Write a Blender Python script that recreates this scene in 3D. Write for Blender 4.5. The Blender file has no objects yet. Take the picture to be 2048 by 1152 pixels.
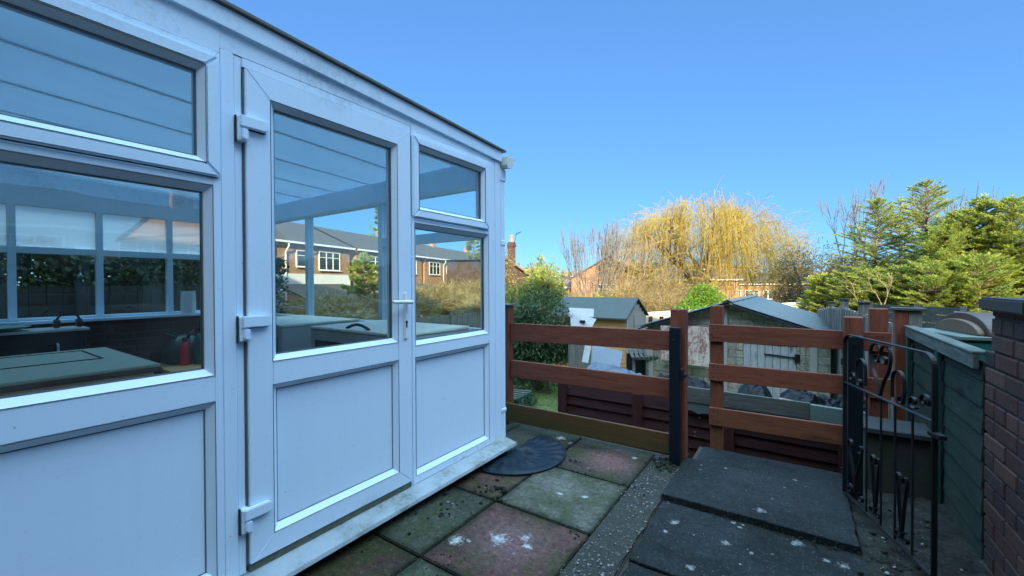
import bpy, bmesh, math, random
import numpy as np
from mathutils import Vector, Matrix
R = math.radians
random.seed(11); rng = np.random.default_rng(7)
SC = bpy.context.scene; COL = SC.collection

# ------------------------------------------------------------------ camera, sky, sun, exposure
CAM_H = 1.30
_f = 829.0; _yaw, _pitch, _roll = R(34.2), R(.547), R(-.256)
_F = Vector((-math.sin(_yaw)*math.cos(_pitch), math.cos(_yaw)*math.cos(_pitch), -math.sin(_pitch)))
_R0 = Vector((math.cos(_yaw), math.sin(_yaw), 0)); _U0 = _R0.cross(_F)
_Rv = _R0*math.cos(_roll)+_U0*math.sin(_roll); _U = _U0*math.cos(_roll)-_R0*math.sin(_roll)
cam = bpy.data.objects.new('camera', bpy.data.cameras.new('camera')); COL.objects.link(cam)
cam.data.sensor_width = 36; cam.data.lens = 36*_f/2048
cam.data.clip_start = .05; cam.data.clip_end = 5000
cam.matrix_world = Matrix(((_Rv.x, _U.x, -_F.x, 0), (_Rv.y, _U.y, -_F.y, 0), (_Rv.z, _U.z, -_F.z, CAM_H), (0, 0, 0, 1)))
SC.camera = cam
SUN_EL, SUN_AZ = 17.0, math.atan2(.62, -.785)     # the sun stands low behind the camera, beyond the house
w = bpy.data.worlds.new('World'); SC.world = w; w.use_nodes = True
nt = w.node_tree; bg = nt.nodes['Background']; sk = nt.nodes.new('ShaderNodeTexSky')
sk.sky_type = 'NISHITA'; sk.sun_disc = False; sk.sun_elevation = R(SUN_EL); sk.sun_rotation = SUN_AZ
sk.altitude = 0; sk.air_density = .5; sk.dust_density = .55; sk.ozone_density = 6
# soften the sky's range (a phone camera's rendering of it): colour * (luminance / L0)^(g - 1)
bw = nt.nodes.new('ShaderNodeRGBToBW'); nt.links.new(sk.outputs[0], bw.inputs[0])
pw = nt.nodes.new('ShaderNodeMath'); pw.operation = 'POWER'; nt.links.new(bw.outputs[0], pw.inputs[0]); pw.inputs[1].default_value = -.52
vm = nt.nodes.new('ShaderNodeVectorMath'); vm.operation = 'SCALE'; nt.links.new(sk.outputs[0], vm.inputs[0]); nt.links.new(pw.outputs[0], vm.inputs['Scale'])
tn = nt.nodes.new('ShaderNodeVectorMath'); tn.operation = 'MULTIPLY'; nt.links.new(vm.outputs[0], tn.inputs[0]); tn.inputs[1].default_value = (.90, .95, .80)
# extra brightness added to the sky above the frame, lifts the shaded white frames
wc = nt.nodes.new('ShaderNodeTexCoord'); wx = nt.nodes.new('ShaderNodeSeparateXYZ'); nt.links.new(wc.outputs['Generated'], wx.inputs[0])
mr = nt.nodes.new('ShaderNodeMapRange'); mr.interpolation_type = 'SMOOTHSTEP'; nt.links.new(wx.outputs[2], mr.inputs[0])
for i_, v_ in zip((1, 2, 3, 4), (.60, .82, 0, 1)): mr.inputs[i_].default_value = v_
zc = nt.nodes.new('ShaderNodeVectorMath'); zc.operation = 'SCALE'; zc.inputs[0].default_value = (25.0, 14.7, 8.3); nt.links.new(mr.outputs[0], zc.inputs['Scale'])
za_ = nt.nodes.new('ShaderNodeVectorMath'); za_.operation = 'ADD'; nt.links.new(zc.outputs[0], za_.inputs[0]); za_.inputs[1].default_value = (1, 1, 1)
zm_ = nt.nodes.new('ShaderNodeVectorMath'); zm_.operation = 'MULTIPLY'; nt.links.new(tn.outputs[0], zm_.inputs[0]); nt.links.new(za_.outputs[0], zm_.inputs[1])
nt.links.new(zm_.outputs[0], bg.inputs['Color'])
bg.inputs['Strength'].default_value = .15
sd = bpy.data.lights.new('sun', 'SUN'); sd.energy = 4.2; sd.angle = R(.5); sd.color = (1, .83, .58)
sun = bpy.data.objects.new('sun', sd); COL.objects.link(sun)
_sd = Vector((math.sin(SUN_AZ)*math.cos(R(SUN_EL)), math.cos(SUN_AZ)*math.cos(R(SUN_EL)), math.sin(R(SUN_EL))))
sun.rotation_euler = (-_sd).to_track_quat('-Z', 'Y').to_euler(); sun.location = (8, -12, 14)
SC.view_settings.view_transform = 'Standard'; SC.view_settings.look = 'None'
SC.view_settings.gamma = 1; SC.view_settings.use_curve_mapping = False
SC.view_settings.exposure = 1.6
SC.render.engine = 'CYCLES'; SC.cycles.transparent_max_bounces = 32; SC.cycles.max_bounces = 10
SC.cycles.transmission_bounces = 8; SC.cycles.diffuse_bounces = 5; SC.cycles.caustics_reflective = False
SC.cycles.caustics_refractive = False; SC.cycles.sample_clamp_indirect = 6

def dist(x, y, t):                       # the point a photo pixel shows at forward depth t
    d = _F+_Rv*((x-1024)/_f)-_U*((y-576)/_f)
    return Vector((0, 0, CAM_H))+d*t
def onp(ax, c, x, y):
    d = _F+_Rv*((x-1024)/_f)-_U*((y-576)/_f); o = Vector((0, 0, CAM_H))
    return o+d*((c-o[ax])/d[ax])

# ------------------------------------------------------------------ mesh helpers
class MB:
    def __init__(s): s.v = []; s.f = []; s.c = []
    def add(s, vs, fs, col=None):
        n = len(s.v); s.v += [tuple(p) for p in vs]; s.f += [tuple(n+i for i in q) for q in fs]
        s.c += [col or (1, 1, 1, 1)]*len(fs); return s
    def box(s, x0, x1, y0, y1, z0, z1, col=None):
        return s.add([(x0,y0,z0),(x1,y0,z0),(x1,y1,z0),(x0,y1,z0),(x0,y0,z1),(x1,y0,z1),(x1,y1,z1),(x0,y1,z1)],
            [(0,3,2,1),(4,5,6,7),(0,1,5,4),(1,2,6,5),(2,3,7,6),(3,0,4,7)], col)
    def obox(s, c, a, b, d, col=None):      # centre and three half vectors
        c, a, b, d = map(Vector, (c, a, b, d))
        P = [c-a-b-d, c+a-b-d, c+a+b-d, c-a+b-d, c-a-b+d, c+a-b+d, c+a+b+d, c-a+b+d]
        return s.add(P, [(0,3,2,1),(4,5,6,7),(0,1,5,4),(1,2,6,5),(2,3,7,6),(3,0,4,7)], col)
    def bar(s, p, q, wd, th, up=(0,0,1)):   # a rectangular bar from p to q
        p, q = Vector(p), Vector(q); d = (q-p); n = d.normalized(); u = Vector(up); sx = n.cross(u)
        if sx.length < 1e-4: sx = n.cross(Vector((1, 0, 0)))
        sx.normalize(); uz = sx.cross(n)
        return s.obox((p+q)/2, d/2, sx*(wd/2), uz*(th/2))
    def prism(s, pts, h, o=(0,0,0), ex=(1,0,0), ey=(0,0,1), en=(0,1,0), col=None):
        o, ex, ey, en = map(Vector, (o, ex, ey, en)); n = len(pts)
        A = [o+ex*x+ey*y for x, y in pts]; B = [p+en*h for p in A]
        return s.add(A+B, [tuple(range(n)), tuple(range(2*n-1, n-1, -1))]+[(i, n+i, n+(i+1) % n, (i+1) % n) for i in range(n)], col)
    def tube(s, pts, r, n=8, cap=True):
        pts = [Vector(p) for p in pts]; m = len(pts)
        rs = r if isinstance(r, (list, tuple)) else [r]*m
        t0 = (pts[1]-pts[0]).normalized(); u = t0.orthogonal().normalized(); vs = []
        for i, p in enumerate(pts):
            t = (pts[min(i+1, m-1)]-pts[max(i-1, 0)]).normalized()
            u = (u-t*u.dot(t)).normalized(); b = t.cross(u)
            for k in range(n):
                a = 2*math.pi*k/n; vs.append(p+(u*math.cos(a)+b*math.sin(a))*rs[i])
        fs = [(i*n+k, i*n+(k+1) % n, (i+1)*n+(k+1) % n, (i+1)*n+k) for i in range(m-1) for k in range(n)]
        if cap: fs += [tuple(range(n))[::-1], tuple(range((m-1)*n, m*n))]
        return s.add(vs, fs)
    def strip(s, pts, nrm, wd, th):         # flat wrought strip that follows pts; nrm = width direction
        pts = [Vector(p) for p in pts]; m = len(pts); W = Vector(nrm)*(wd/2); vs = []
        for i, p in enumerate(pts):
            t = (pts[min(i+1, m-1)]-pts[max(i-1, 0)]).normalized(); k = t.cross(Vector(nrm)).normalized()*(th/2)
            vs += [p-W-k, p+W-k, p+W+k, p-W+k]
        fs = [(i*4+k, i*4+(k+1) % 4, (i+1)*4+(k+1) % 4, (i+1)*4+k) for i in range(m-1) for k in range(4)]
        return s.add(vs, fs+[(3,2,1,0), tuple(range(4*m-4, 4*m))])
    def lathe(s, prof, c=(0,0,0), n=20, ax=None):
        c = Vector(c); vs = []
        for r, z in prof:
            for k in range(n):
                a = 2*math.pi*k/n; vs.append(c+Vector((r*math.cos(a), r*math.sin(a), z)))
        m = len(prof)
        fs = [(i*n+k, i*n+(k+1) % n, (i+1)*n+(k+1) % n, (i+1)*n+k) for i in range(m-1) for k in range(n)]
        return s.add(vs, fs+[tuple(range(n))[::-1], tuple(range((m-1)*n, m*n))])
    def build(s, name, mat, parent=None, world=True, bevel=0, smooth=False, seg=1):
        me = bpy.data.meshes.new(name); off = Vector((0,0,0))
        if parent is not None and world:
            pr = parent
            while pr is not None: off += pr.location; pr = pr.parent
        own = None
        if parent is None:
            a = np.array(s.v); own = Vector(((a[:,0].min()+a[:,0].max())/2, (a[:,1].min()+a[:,1].max())/2, a[:,2].min())); off = own
        me.from_pydata([(x-off.x, y-off.y, z-off.z) for x, y, z in s.v], [], s.f)
        if any(c != (1,1,1,1) for c in s.c):
            ca = me.color_attributes.new('Col', 'FLOAT_COLOR', 'CORNER')
            i = 0
            for pf, c in zip(s.f, s.c):
                for _ in pf: ca.data[i].color = c; i += 1
        bm = bmesh.new(); bm.from_mesh(me)
        bmesh.ops.recalc_face_normals(bm, faces=bm.faces)
        if bevel:
            es = [e for e in bm.edges if len(e.link_faces) == 2 and e.calc_face_angle(0) > .5]
            bmesh.ops.bevel(bm, geom=es, offset=bevel, segments=seg, affect='EDGES', clamp_overlap=True)
        if smooth:
            for f in bm.faces: f.smooth = True
            for e in bm.edges: e.smooth = not (len(e.link_faces) == 2 and e.calc_face_angle(0) > .7)
        bm.to_mesh(me); bm.free(); me.materials.append(mat)
        o = bpy.data.objects.new(name, me); COL.objects.link(o)
        if parent is not None: o.parent = parent
        else: o.location = own
        return o

def big_mesh(name, V, Q, mat, parent=None, world=True, smooth=False, tris=False):
    off = Vector((0,0,0))
    if parent is not None and world:
        pr = parent
        while pr is not None: off += pr.location; pr = pr.parent
    V = np.asarray(V, dtype=np.float32).reshape(-1, 3)
    own = None
    if parent is None:
        own = Vector((float(V[:,0].mean()), float(V[:,1].mean()), float(V[:,2].min()))); off = own
    V = V-np.array(off, dtype=np.float32); Q = np.asarray(Q, dtype=np.int32); k = Q.shape[1]
    me = bpy.data.meshes.new(name); me.vertices.add(len(V)); me.vertices.foreach_set('co', V.ravel())
    me.loops.add(Q.size); me.loops.foreach_set('vertex_index', Q.ravel())
    me.polygons.add(len(Q)); me.polygons.foreach_set('loop_start', np.arange(0, Q.size, k, dtype=np.int32))
    me.polygons.foreach_set('loop_total', np.full(len(Q), k, dtype=np.int32))
    if smooth: me.polygons.foreach_set('use_smooth', np.ones(len(Q), dtype=bool))
    me.update(calc_edges=True); me.validate(); me.materials.append(mat)
    o = bpy.data.objects.new(name, me); COL.objects.link(o)
    if parent is not None: o.parent = parent
    else: o.location = own
    return o
def tag(o, label=None, cat=None, group=None, kind=None):
    if label: o['label'] = label
    if cat: o['category'] = cat
    if group: o['group'] = group
    if kind: o['kind'] = kind
    return o
def thing(name, loc, label, cat, group=None, rz=0):
    o = bpy.data.objects.new(name, None); COL.objects.link(o); o.empty_display_size = .2
    o.location = loc; o.rotation_euler = (0, 0, rz); return tag(o, label, cat, group)
def kids(o): return [c for c in COL.objects if c.parent == o]
def copy_tree(o, parent=None):
    c = o.copy(); COL.objects.link(c); c.parent = parent
    for ch in kids(o): copy_tree(ch, c)
    return c

# ------------------------------------------------------------------ materials
class NT:
    def __init__(s, name):
        s.m = bpy.data.materials.new(name); s.m.use_nodes = True; s.t = s.m.node_tree
        s.b = s.t.nodes['Principled BSDF']; s.out = s.t.nodes['Material Output']
        s.tc = s.t.nodes.new('ShaderNodeTexCoord')
    def n(s, kind, **kw):
        nd = s.t.nodes.new('ShaderNode'+kind)
        for k, v in kw.items():
            if k.startswith('i_'): s.set(nd, k[2:].replace('_', ' '), v)
            else: setattr(nd, k, v)
        return nd
    def set(s, nd, key, v):
        i = nd.inputs[int(key)] if key.isdigit() else nd.inputs[key]
        if isinstance(v, bpy.types.NodeSocket): s.t.links.new(v, i)
        else: i.default_value = v
    def co(s, scale=(1,1,1), kind='Object', rot=(0,0,0)):
        m = s.n('Mapping'); s.t.links.new(s.tc.outputs[kind], m.inputs[0])
        m.inputs['Scale'].default_value = scale; m.inputs['Rotation'].default_value = rot; return m.outputs[0]
    def wpos(s): return s.n('NewGeometry').outputs['Position']
    def noise(s, vec, scale, detail=4, rough=.55, dis=0):
        nd = s.n('TexNoise'); s.t.links.new(vec, nd.inputs['Vector'])
        nd.inputs['Scale'].default_value = scale; nd.inputs['Detail'].default_value = detail
        nd.inputs['Roughness'].default_value = rough; nd.inputs['Distortion'].default_value = dis; return nd.outputs['Fac']
    def ramp(s, fac, stops):
        nd = s.n('ValToRGB'); s.t.links.new(fac, nd.inputs[0]); e = nd.color_ramp.elements
        while len(e) < len(stops): e.new(.5)
        for el, (p, c) in zip(e, stops):
            el.position = p; el.color = (c, c, c, 1) if isinstance(c, (int, float)) else (*c, 1)
        return nd.outputs[0]
    def mix(s, fac, a, b, mode='MIX'):
        nd = s.n('MixRGB', blend_type=mode)
        for i, v in enumerate((fac, a, b)):
            if isinstance(v, bpy.types.NodeSocket): s.t.links.new(v, nd.inputs[i])
            else: nd.inputs[i].default_value = v if i == 0 else (*v, 1)
        return nd.outputs[0]
    def math(s, op, a, b=0.0, clamp=False):
        nd = s.n('Math', operation=op, use_clamp=clamp)
        for i, v in enumerate((a, b)):
            if isinstance(v, bpy.types.NodeSocket): s.t.links.new(v, nd.inputs[i])
            else: nd.inputs[i].default_value = v
        return nd.outputs[0]
    def sep(s, vec):
        nd = s.n('SeparateXYZ'); s.t.links.new(vec, nd.inputs[0]); return nd.outputs
    def comb(s, x, y, z):
        nd = s.n('CombineXYZ')
        for i, v in enumerate((x, y, z)):
            if isinstance(v, bpy.types.NodeSocket): s.t.links.new(v, nd.inputs[i])
            else: nd.inputs[i].default_value = v
        return nd.outputs[0]
    def bump(s, h, dist_=.01, strength=.6):
        nd = s.n('Bump'); s.t.links.new(h, nd.inputs['Height'])
        nd.inputs['Distance'].default_value = dist_; nd.inputs['Strength'].default_value = strength
        s.t.links.new(nd.outputs[0], s.b.inputs['Normal']); return nd.outputs[0]
    def done(s, color=None, rough=.6, spec=.5, metal=0):
        for k, v in (('Base Color', color), ('Roughness', rough), ('Specular IOR Level', spec), ('Metallic', metal)):
            if v is None: continue
            if isinstance(v, bpy.types.NodeSocket): s.t.links.new(v, s.b.inputs[k])
            else: s.b.inputs[k].default_value = (*v, 1) if isinstance(v, tuple) else v
        return s.m
def simple(name, col, rough=.6, var=.15, scale=8, metal=0, bump=.15, spec=.5):
    k = NT(name); n = k.noise(k.co(), scale, 6); a = tuple(c*(1-var) for c in col); b = tuple(min(1, c*(1+var)) for c in col)
    n2 = k.noise(k.co(), scale*6, 4)
    if bump: k.bump(n2, .004, bump)
    return k.done(k.mix(k.math('ADD', k.math('MULTIPLY', n, .65), k.math('MULTIPLY', n2, .35)), a, b), rough, spec, metal)
def ramp_island(k):
    return k.n('NewGeometry').outputs['Random Per Island']
def leaf_mat(name, cols, trans=.35, rough=.6):
    k = NT(name); c = k.ramp(ramp_island(k), [(i/max(1, len(cols)-1), q) for i, q in enumerate(cols)])
    v = k.noise(k.wpos(), .9, 3); c = k.mix(k.ramp(v, [(.35, 0), (.7, 1)]), c, k.mix(.5, c, cols[-1]))
    k.done(c, rough, .3)
    tr = k.n('BsdfTranslucent'); k.t.links.new(c, tr.inputs[0]); mx = k.n('MixShader'); mx.inputs[0].default_value = trans
    k.t.links.new(k.b.outputs[0], mx.inputs[1]); k.t.links.new(tr.outputs[0], mx.inputs[2]); k.t.links.new(mx.outputs[0], k.out.inputs[0])
    return k.m
def wood_mat(name, dark, light, axis='X', rough=.7, fade=None, sc=1, algae=False, amt=.35):
    k = NT(name); s_ = {'X': (1.2, 14, 14), 'Y': (14, 1.2, 14), 'Z': (14, 14, 1.2)}[axis]
    vec = k.co(tuple(a*sc for a in s_)); g = k.noise(vec, 2.2, 8, .6, 1.2); g2 = k.noise(vec, 9, 5, .6, .4)
    big = k.noise(k.co(), 1.7, 4, .6)
    c = k.mix(k.ramp(g, [(.3, 0), (.7, 1)]), dark, light)
    c = k.mix(k.math('MULTIPLY', k.ramp(g2, [(.35, 1), (.6, 0)]), .4), c, tuple(x*.45 for x in dark))
    # knots
    kv = k.co({'X': (1.6, 5, 5), 'Y': (5, 1.6, 5), 'Z': (5, 5, 1.6)}[axis]); vo = k.n('TexVoronoi'); k.t.links.new(kv, vo.inputs['Vector']); vo.inputs['Scale'].default_value = 1.0
    c = k.mix(k.ramp(k.math('ADD', vo.outputs['Distance'], k.math('MULTIPLY', g2, .12)), [(.10, .9), (.26, 0)]), c, tuple(x*.3 for x in dark))
    if fade: c = k.mix(k.math('MULTIPLY', k.ramp(big, [(.4, 0), (.72, 1)]), .75), c, fade)
    if algae:
        z = k.sep(k.wpos())[2]; m = k.math('MULTIPLY', k.ramp(k.math('ADD', z, k.math('MULTIPLY', big, .3)), [(.12, 1), (.5, 0)]), amt)
        c = k.mix(m, c, (.05, .055, .015))
    k.bump(k.math('ADD', g, k.math('MULTIPLY', g2, .5)), .004, .5)
    return k.done(c, rough, .25)
def brick_mat(name, c1, c2, mortar, sx=1, rough=.85, bw=.225, bh=.075, ms=.01):
    k = NT(name); x, y, z = k.sep(k.co((sx, sx, sx)))
    br = k.n('TexBrick'); k.t.links.new(k.comb(k.math('ADD', x, y), z, 0), br.inputs['Vector'])
    br.inputs['Color1'].default_value = (*c1, 1); br.inputs['Color2'].default_value = (*c2, 1); br.inputs['Mortar'].default_value = (*mortar, 1)
    br.inputs['Scale'].default_value = 1; br.inputs['Mortar Size'].default_value = ms; br.inputs['Brick Width'].default_value = bw; br.inputs['Row Height'].default_value = bh
    n = k.noise(k.co(), 2.5, 6); c = k.mix(.35, br.outputs[0], k.ramp(n, [(.3, .25), (.7, .9)]), 'MULTIPLY')
    k.bump(k.math('ADD', k.math('MULTIPLY', br.outputs['Fac'], -1.0), k.math('MULTIPLY', k.noise(k.co(), 60, 4), .4)), .008, .6)
    return k.done(c, rough, .3)
def pvc_mat(name, dirty=True):
    k = NT(name); p = k.wpos(); x, y, z = k.sep(p)
    n = k.noise(p, 3.5, 6, .65); st = k.noise(k.co((30, 30, 1.2)), 1.0, 5, .6); f = k.noise(p, 45, 5, .7)
    c = k.mix(k.math('MULTIPLY', k.ramp(n, [(.35, 0), (.75, 1)]), .25), (.69, .85, .97), (.61, .77, .89))
    c = k.mix(k.math('MULTIPLY', k.ramp(st, [(.5, 0), (.75, 1)]), .05), c, (.5, .52, .48))
    if dirty:
        low = k.ramp(z, [(.11, 1), (.19, 0)]); m = k.math('MULTIPLY', low, k.ramp(k.math('ADD', k.math('MULTIPLY', n, .6), k.math('MULTIPLY', f, .4)), [(.53, 0), (.62, 1)]))
        c = k.mix(k.math('MULTIPLY', m, .5), c, (.22, .25, .12))
        c = k.mix(k.ramp(f, [(.74, 0), (.82, .25)]), c, (.2, .21, .17))
    hi = k.math('MULTIPLY', k.ramp(z, [(.0, 0), (1.0, 1)]), 1.0); up_ = k.ramp(k.math('MULTIPLY', k.math('SUBTRACT', z, 2.08), 5.0), [(.25, 0), (.6, 1)])
    c = k.mix(k.math('MULTIPLY', k.math('MULTIPLY', up_, k.ramp(k.math('ADD', k.math('MULTIPLY', n, .5), k.math('MULTIPLY', f, .5)), [(.50, 0), (.60, 1)])), .22), c, (.16, .18, .14))
    vs = k.n('TexVoronoi'); k.t.links.new(p, vs.inputs['Vector']); vs.inputs['Scale'].default_value = 9; c = k.mix(k.ramp(vs.outputs['Distance'], [(.018, .7), (.03, 0)]), c, (.10, .11, .10))
    sc_ = k.noise(k.co((3, 3, 9), rot=(.5, 0, 0)), 6, 3, .5, 2.5); c = k.mix(k.math('MULTIPLY', k.ramp(sc_, [(.30, 1), (.335, 0)]), .18), c, (.3, .33, .36))
    k.bump(n, .004, .12)
    return k.done(c, k.ramp(n, [(.3, .28), (.7, .42)]), .45)
def glass_mat(name, tint=(.93, .97, .95), r0=.075, wob=.0004, frost=0):
    k = NT(name); k.t.nodes.remove(k.b)
    bp = k.n('Bump'); k.t.links.new(k.noise(k.wpos(), 1.6, 2, .4), bp.inputs['Height']); bp.inputs['Distance'].default_value = wob*6; bp.inputs['Strength'].default_value = 1
    g = k.n('NewGeometry'); dt = k.n('VectorMath', operation='DOT_PRODUCT'); k.t.links.new(g.outputs['Normal'], dt.inputs[0]); k.t.links.new(g.outputs['Incoming'], dt.inputs[1])
    cs = k.math('ABSOLUTE', dt.outputs['Value']); fr = k.math('ADD', k.math('MULTIPLY', k.math('POWER', k.math('SUBTRACT', 1.0, cs, True), 5.0), 1-r0), r0)
    tr = k.n('BsdfTransparent'); tr.inputs[0].default_value = (*tint, 1)
    base = tr.outputs[0]
    if frost:
        tl = k.n('BsdfTranslucent'); tl.inputs[0].default_value = (1, 1, 1, 1); mf = k.n('MixShader'); mf.inputs[0].default_value = frost
        k.t.links.new(base, mf.inputs[1]); k.t.links.new(tl.outputs[0], mf.inputs[2]); base = mf.outputs[0]
    if not frost and wob:      # dust film and old smears on the pane
        pz = k.wpos(); sm = k.noise(k.co((1.5, 1.5, .5)), 3.0, 6, .65, 1.2); sp2 = k.noise(pz, 70, 4, .8)
        df = k.n('BsdfDiffuse'); df.inputs[0].default_value = (.8, .85, .88, 1); dm = k.n('MixShader')
        k.t.links.new(k.math('ADD', k.math('MULTIPLY', k.ramp(sm, [(.42, 0), (.75, 1)]), .028), k.math('MULTIPLY', k.ramp(sp2, [(.66, 0), (.78, 1)]), .03)), dm.inputs[0])
        k.t.links.new(base, dm.inputs[1]); k.t.links.new(df.outputs[0], dm.inputs[2]); base = dm.outputs[0]
    gl = k.n('BsdfGlossy'); gl.inputs['Roughness'].default_value = .0 if not frost else .15; k.t.links.new(bp.outputs[0], gl.inputs['Normal'])
    mx = k.n('MixShader'); k.t.links.new(fr, mx.inputs[0]); k.t.links.new(base, mx.inputs[1]); k.t.links.new(gl.outputs[0], mx.inputs[2])
    if frost:      # only the outer face is patterned
        bf = k.n('MixShader'); k.t.links.new(k.n('NewGeometry').outputs['Backfacing'], bf.inputs[0]); k.t.links.new(mx.outputs[0], bf.inputs[1]); k.t.links.new(tr.outputs[0], bf.inputs[2]); mx = bf
    k.t.links.new(mx.outputs[0], k.out.inputs[0]); return k.m

M = {}
M['pvc'] = pvc_mat('white_pvc'); M['glass'] = glass_mat('window_glass'); M['glass_in'] = glass_mat('rear_glass', r0=.04, wob=0)
M['frost'] = glass_mat('obscured_glass', r0=.05, wob=0, frost=.8)
M['gasket'] = simple('grey_gasket', (.11, .12, .13), .6); M['black'] = simple('black_paint', (.006, .009, .013), .4, .4, 20, bump=.25, spec=.25)
M['iron'] = simple('wrought_iron', (.009, .011, .012), .45, .5, 25, bump=.3, spec=.25)
M['brown_x'] = wood_mat('stained_board', (.125, .037, .021), (.235, .074, .039), 'X', .62, algae=True)
M['brown_low'] = wood_mat('damp_stained_board', (.10, .034, .016), (.17, .062, .026), 'X', .62, algae=True, amt=.95)
M['brown_z'] = wood_mat('stained_post', (.13, .038, .021), (.235, .074, .038), 'Z', .62, algae=True)
M['redbrown_x'] = wood_mat('dark_red_board', (.022, .006, .006), (.038, .010, .009), 'X', .75)
M['grey_x'] = wood_mat('weathered_board', (.055, .065, .06), (.14, .145, .13), 'X', .85, fade=(.055, .07, .05))
M['grey_z'] = wood_mat('weathered_upright', (.11, .105, .09), (.30, .285, .255), 'Z', .85, fade=(.16, .17, .13))
M['green_y'] = wood_mat('green_board', (.010, .026, .020), (.024, .052, .038), 'Y', .8, fade=(.050, .062, .050))
M['capgrey_y'] = wood_mat('weathered_cap', (.07, .09, .08), (.17, .19, .165), 'Y', .85, fade=(.03, .055, .04))
M['shedwood'] = wood_mat('larch_cladding', (.55, .28, .10), (.82, .48, .20), 'X', .75)
M['shedgrey'] = wood_mat('grey_cladding', (.30, .27, .23), (.48, .44, .38), 'X', .8)
M['whitewood'] = wood_mat('white_painted_board', (.33, .34, .33), (.52, .53, .51), 'Z', .6)
M['desk'] = simple('desk_laminate', (.80, .74, .50), .55, .1, 30); M['deskwood'] = wood_mat('desk_wood', (.75, .42, .15), (.95, .60, .26), 'Y', .5)
M['deskedge'] = simple('desk_edge', (.34, .15, .10), .5)
M['cabtop'] = simple('cabinet_top', (.92, .88, .74), .5, .08); M['cabside'] = simple('cabinet_side', (.55, .56, .52), .5, .1); M['dark'] = simple('dark_plastic', (.018, .02, .024), .5, .3)
M['felt'] = simple('green_roofing_felt', (.070, .092, .085), .95, .25, 3, bump=.5); M['soil'] = simple('soil', (.035, .03, .022), 1, .5, 6, bump=.8)
M['tile'] = simple('roof_tile', (.16, .095, .07), .9, .3, 3, bump=.4); M['greyroof'] = simple('grey_roof_tile', (.065, .05, .042), .9, .3, 3)
M['brickh'] = brick_mat('house_brick', (.42, .17, .085), (.52, .25, .12), (.45, .38, .30))
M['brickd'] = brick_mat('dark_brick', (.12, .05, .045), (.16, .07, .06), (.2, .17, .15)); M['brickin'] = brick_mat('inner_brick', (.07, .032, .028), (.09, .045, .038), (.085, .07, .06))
M['render'] = simple('white_render', (.72, .72, .70), .9, .06); M['cream'] = simple('cream_wall', (.62, .54, .40), .9, .15, 2)
M['winglass'] = simple('house_window_glass', (.04, .05, .06), .08, .2); M['white'] = simple('white_paint', (.78, .79, .78), .5, .06)
M['bark'] = simple('bark', (.16, .12, .085), .9, .3, 12); M['twig'] = simple('pale_twig', (.30, .22, .15), .85, .3, 6); M['greytwig'] = simple('grey_twig', (.165, .148, .115), .85, .3, 6)
M['willow'] = leaf_mat('willow_strand', [(.24, .18, .05), (.44, .32, .035), (.52, .38, .05), (.33, .25, .06), (.60, .44, .065)], .25)
M['conifer'] = leaf_mat('conifer_foliage', [(.08, .13, .025), (.22, .30, .04), (.37, .44, .07), (.52, .55, .12)], .45)
M['conifer2'] = leaf_mat('open_conifer_foliage', [(.12, .16, .035), (.28, .33, .06), (.46, .49, .12)], .45)
M['darkleaf'] = leaf_mat('dark_bush_leaf', [(.02, .05, .02), (.035, .08, .028), (.06, .11, .04), (.12, .17, .08)], .25)
M['limeleaf'] = leaf_mat('lime_leaf', [(.16, .22, .03), (.26, .32, .06), (.38, .40, .10)], .4)
M['brightleaf'] = leaf_mat('bright_green_leaf', [(.06, .15, .01), (.12, .26, .02), (.2, .34, .03)], .4)
M['goldtwig'] = leaf_mat('golden_brush', [(.16, .11, .05), (.34, .25, .10), (.46, .36, .15), (.24, .22, .08), (.20, .14, .08)], .2)
M['brownleaf'] = leaf_mat('brown_leaf', [(.20, .12, .06), (.32, .20, .10), (.36, .27, .12), (.17, .18, .06)], .3)
M['hedge'] = leaf_mat('hedge_leaf', [(.015, .035, .012), (.03, .06, .02), (.05, .08, .025)], .2)
M['grass'] = leaf_mat('grass_blade', [(.09, .15, .03), (.14, .22, .05), (.24, .27, .09)], .4)
M['concrete'] = simple('rough_concrete', (.37, .36, .31), .9, .25, 4, bump=.5); M['stone'] = simple('grey_pebble', (.25, .23, .22), .7, .4, 9)
M['corr'] = simple('blue_grey_sheet', (.085, .115, .115), .6, .25, 2); M['coping'] = simple('slate_coping', (.022, .026, .027), .75, .3, 7, bump=.5)
M['plastic'] = simple('black_plastic_sheet', (.004, .005, .007), .38, .5, 4, bump=0, spec=.12); M['bluesheet'] = simple('blue_plastic_sheet', (.07, .10, .13), .4, .6, 5, spec=.3)
M['lawn'] = simple('lawn_soil', (.09, .13, .035), 1, .35, 3, bump=.6)
# ------------------------------------------------------------------ ground, patio, path
GZ = -1.5
mb = MB(); mb.add([(-900,-60,GZ),(900,-60,GZ),(900,1500,GZ),(-900,1500,GZ)], [(0,1,2,3)])
tag(mb.build('ground', M['lawn']), kind='structure')
mb = MB(); mb.box(-12, -2.02, 3.32, 15, GZ-.2, GZ+.03); tag(mb.build('lawn', M['lawn']), kind='structure')
def grass(x0, x1, y0, y1, n, z):
    P = np.c_[rng.uniform(x0, x1, n), rng.uniform(y0, y1, n), np.full(n, z)]
    a = rng.uniform(0, 6.28, n); h = rng.uniform(.02, .06, n); wd = rng.uniform(.004, .009, n)
    s_ = np.c_[np.cos(a), np.sin(a), np.zeros(n)]*wd[:, None]; ln = np.c_[rng.normal(0, .018, n), rng.normal(0, .018, n), h]
    V = np.stack([P-s_, P+s_, P+ln], 1).reshape(-1, 3); return V, np.arange(3*n).reshape(-1, 3)
V, Q = grass(-7.5, -2.1, 6.0, 11.6, 45000, GZ+.02)
tag(big_mesh('grass', V, Q, M['grass']), kind='stuff')

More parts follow.
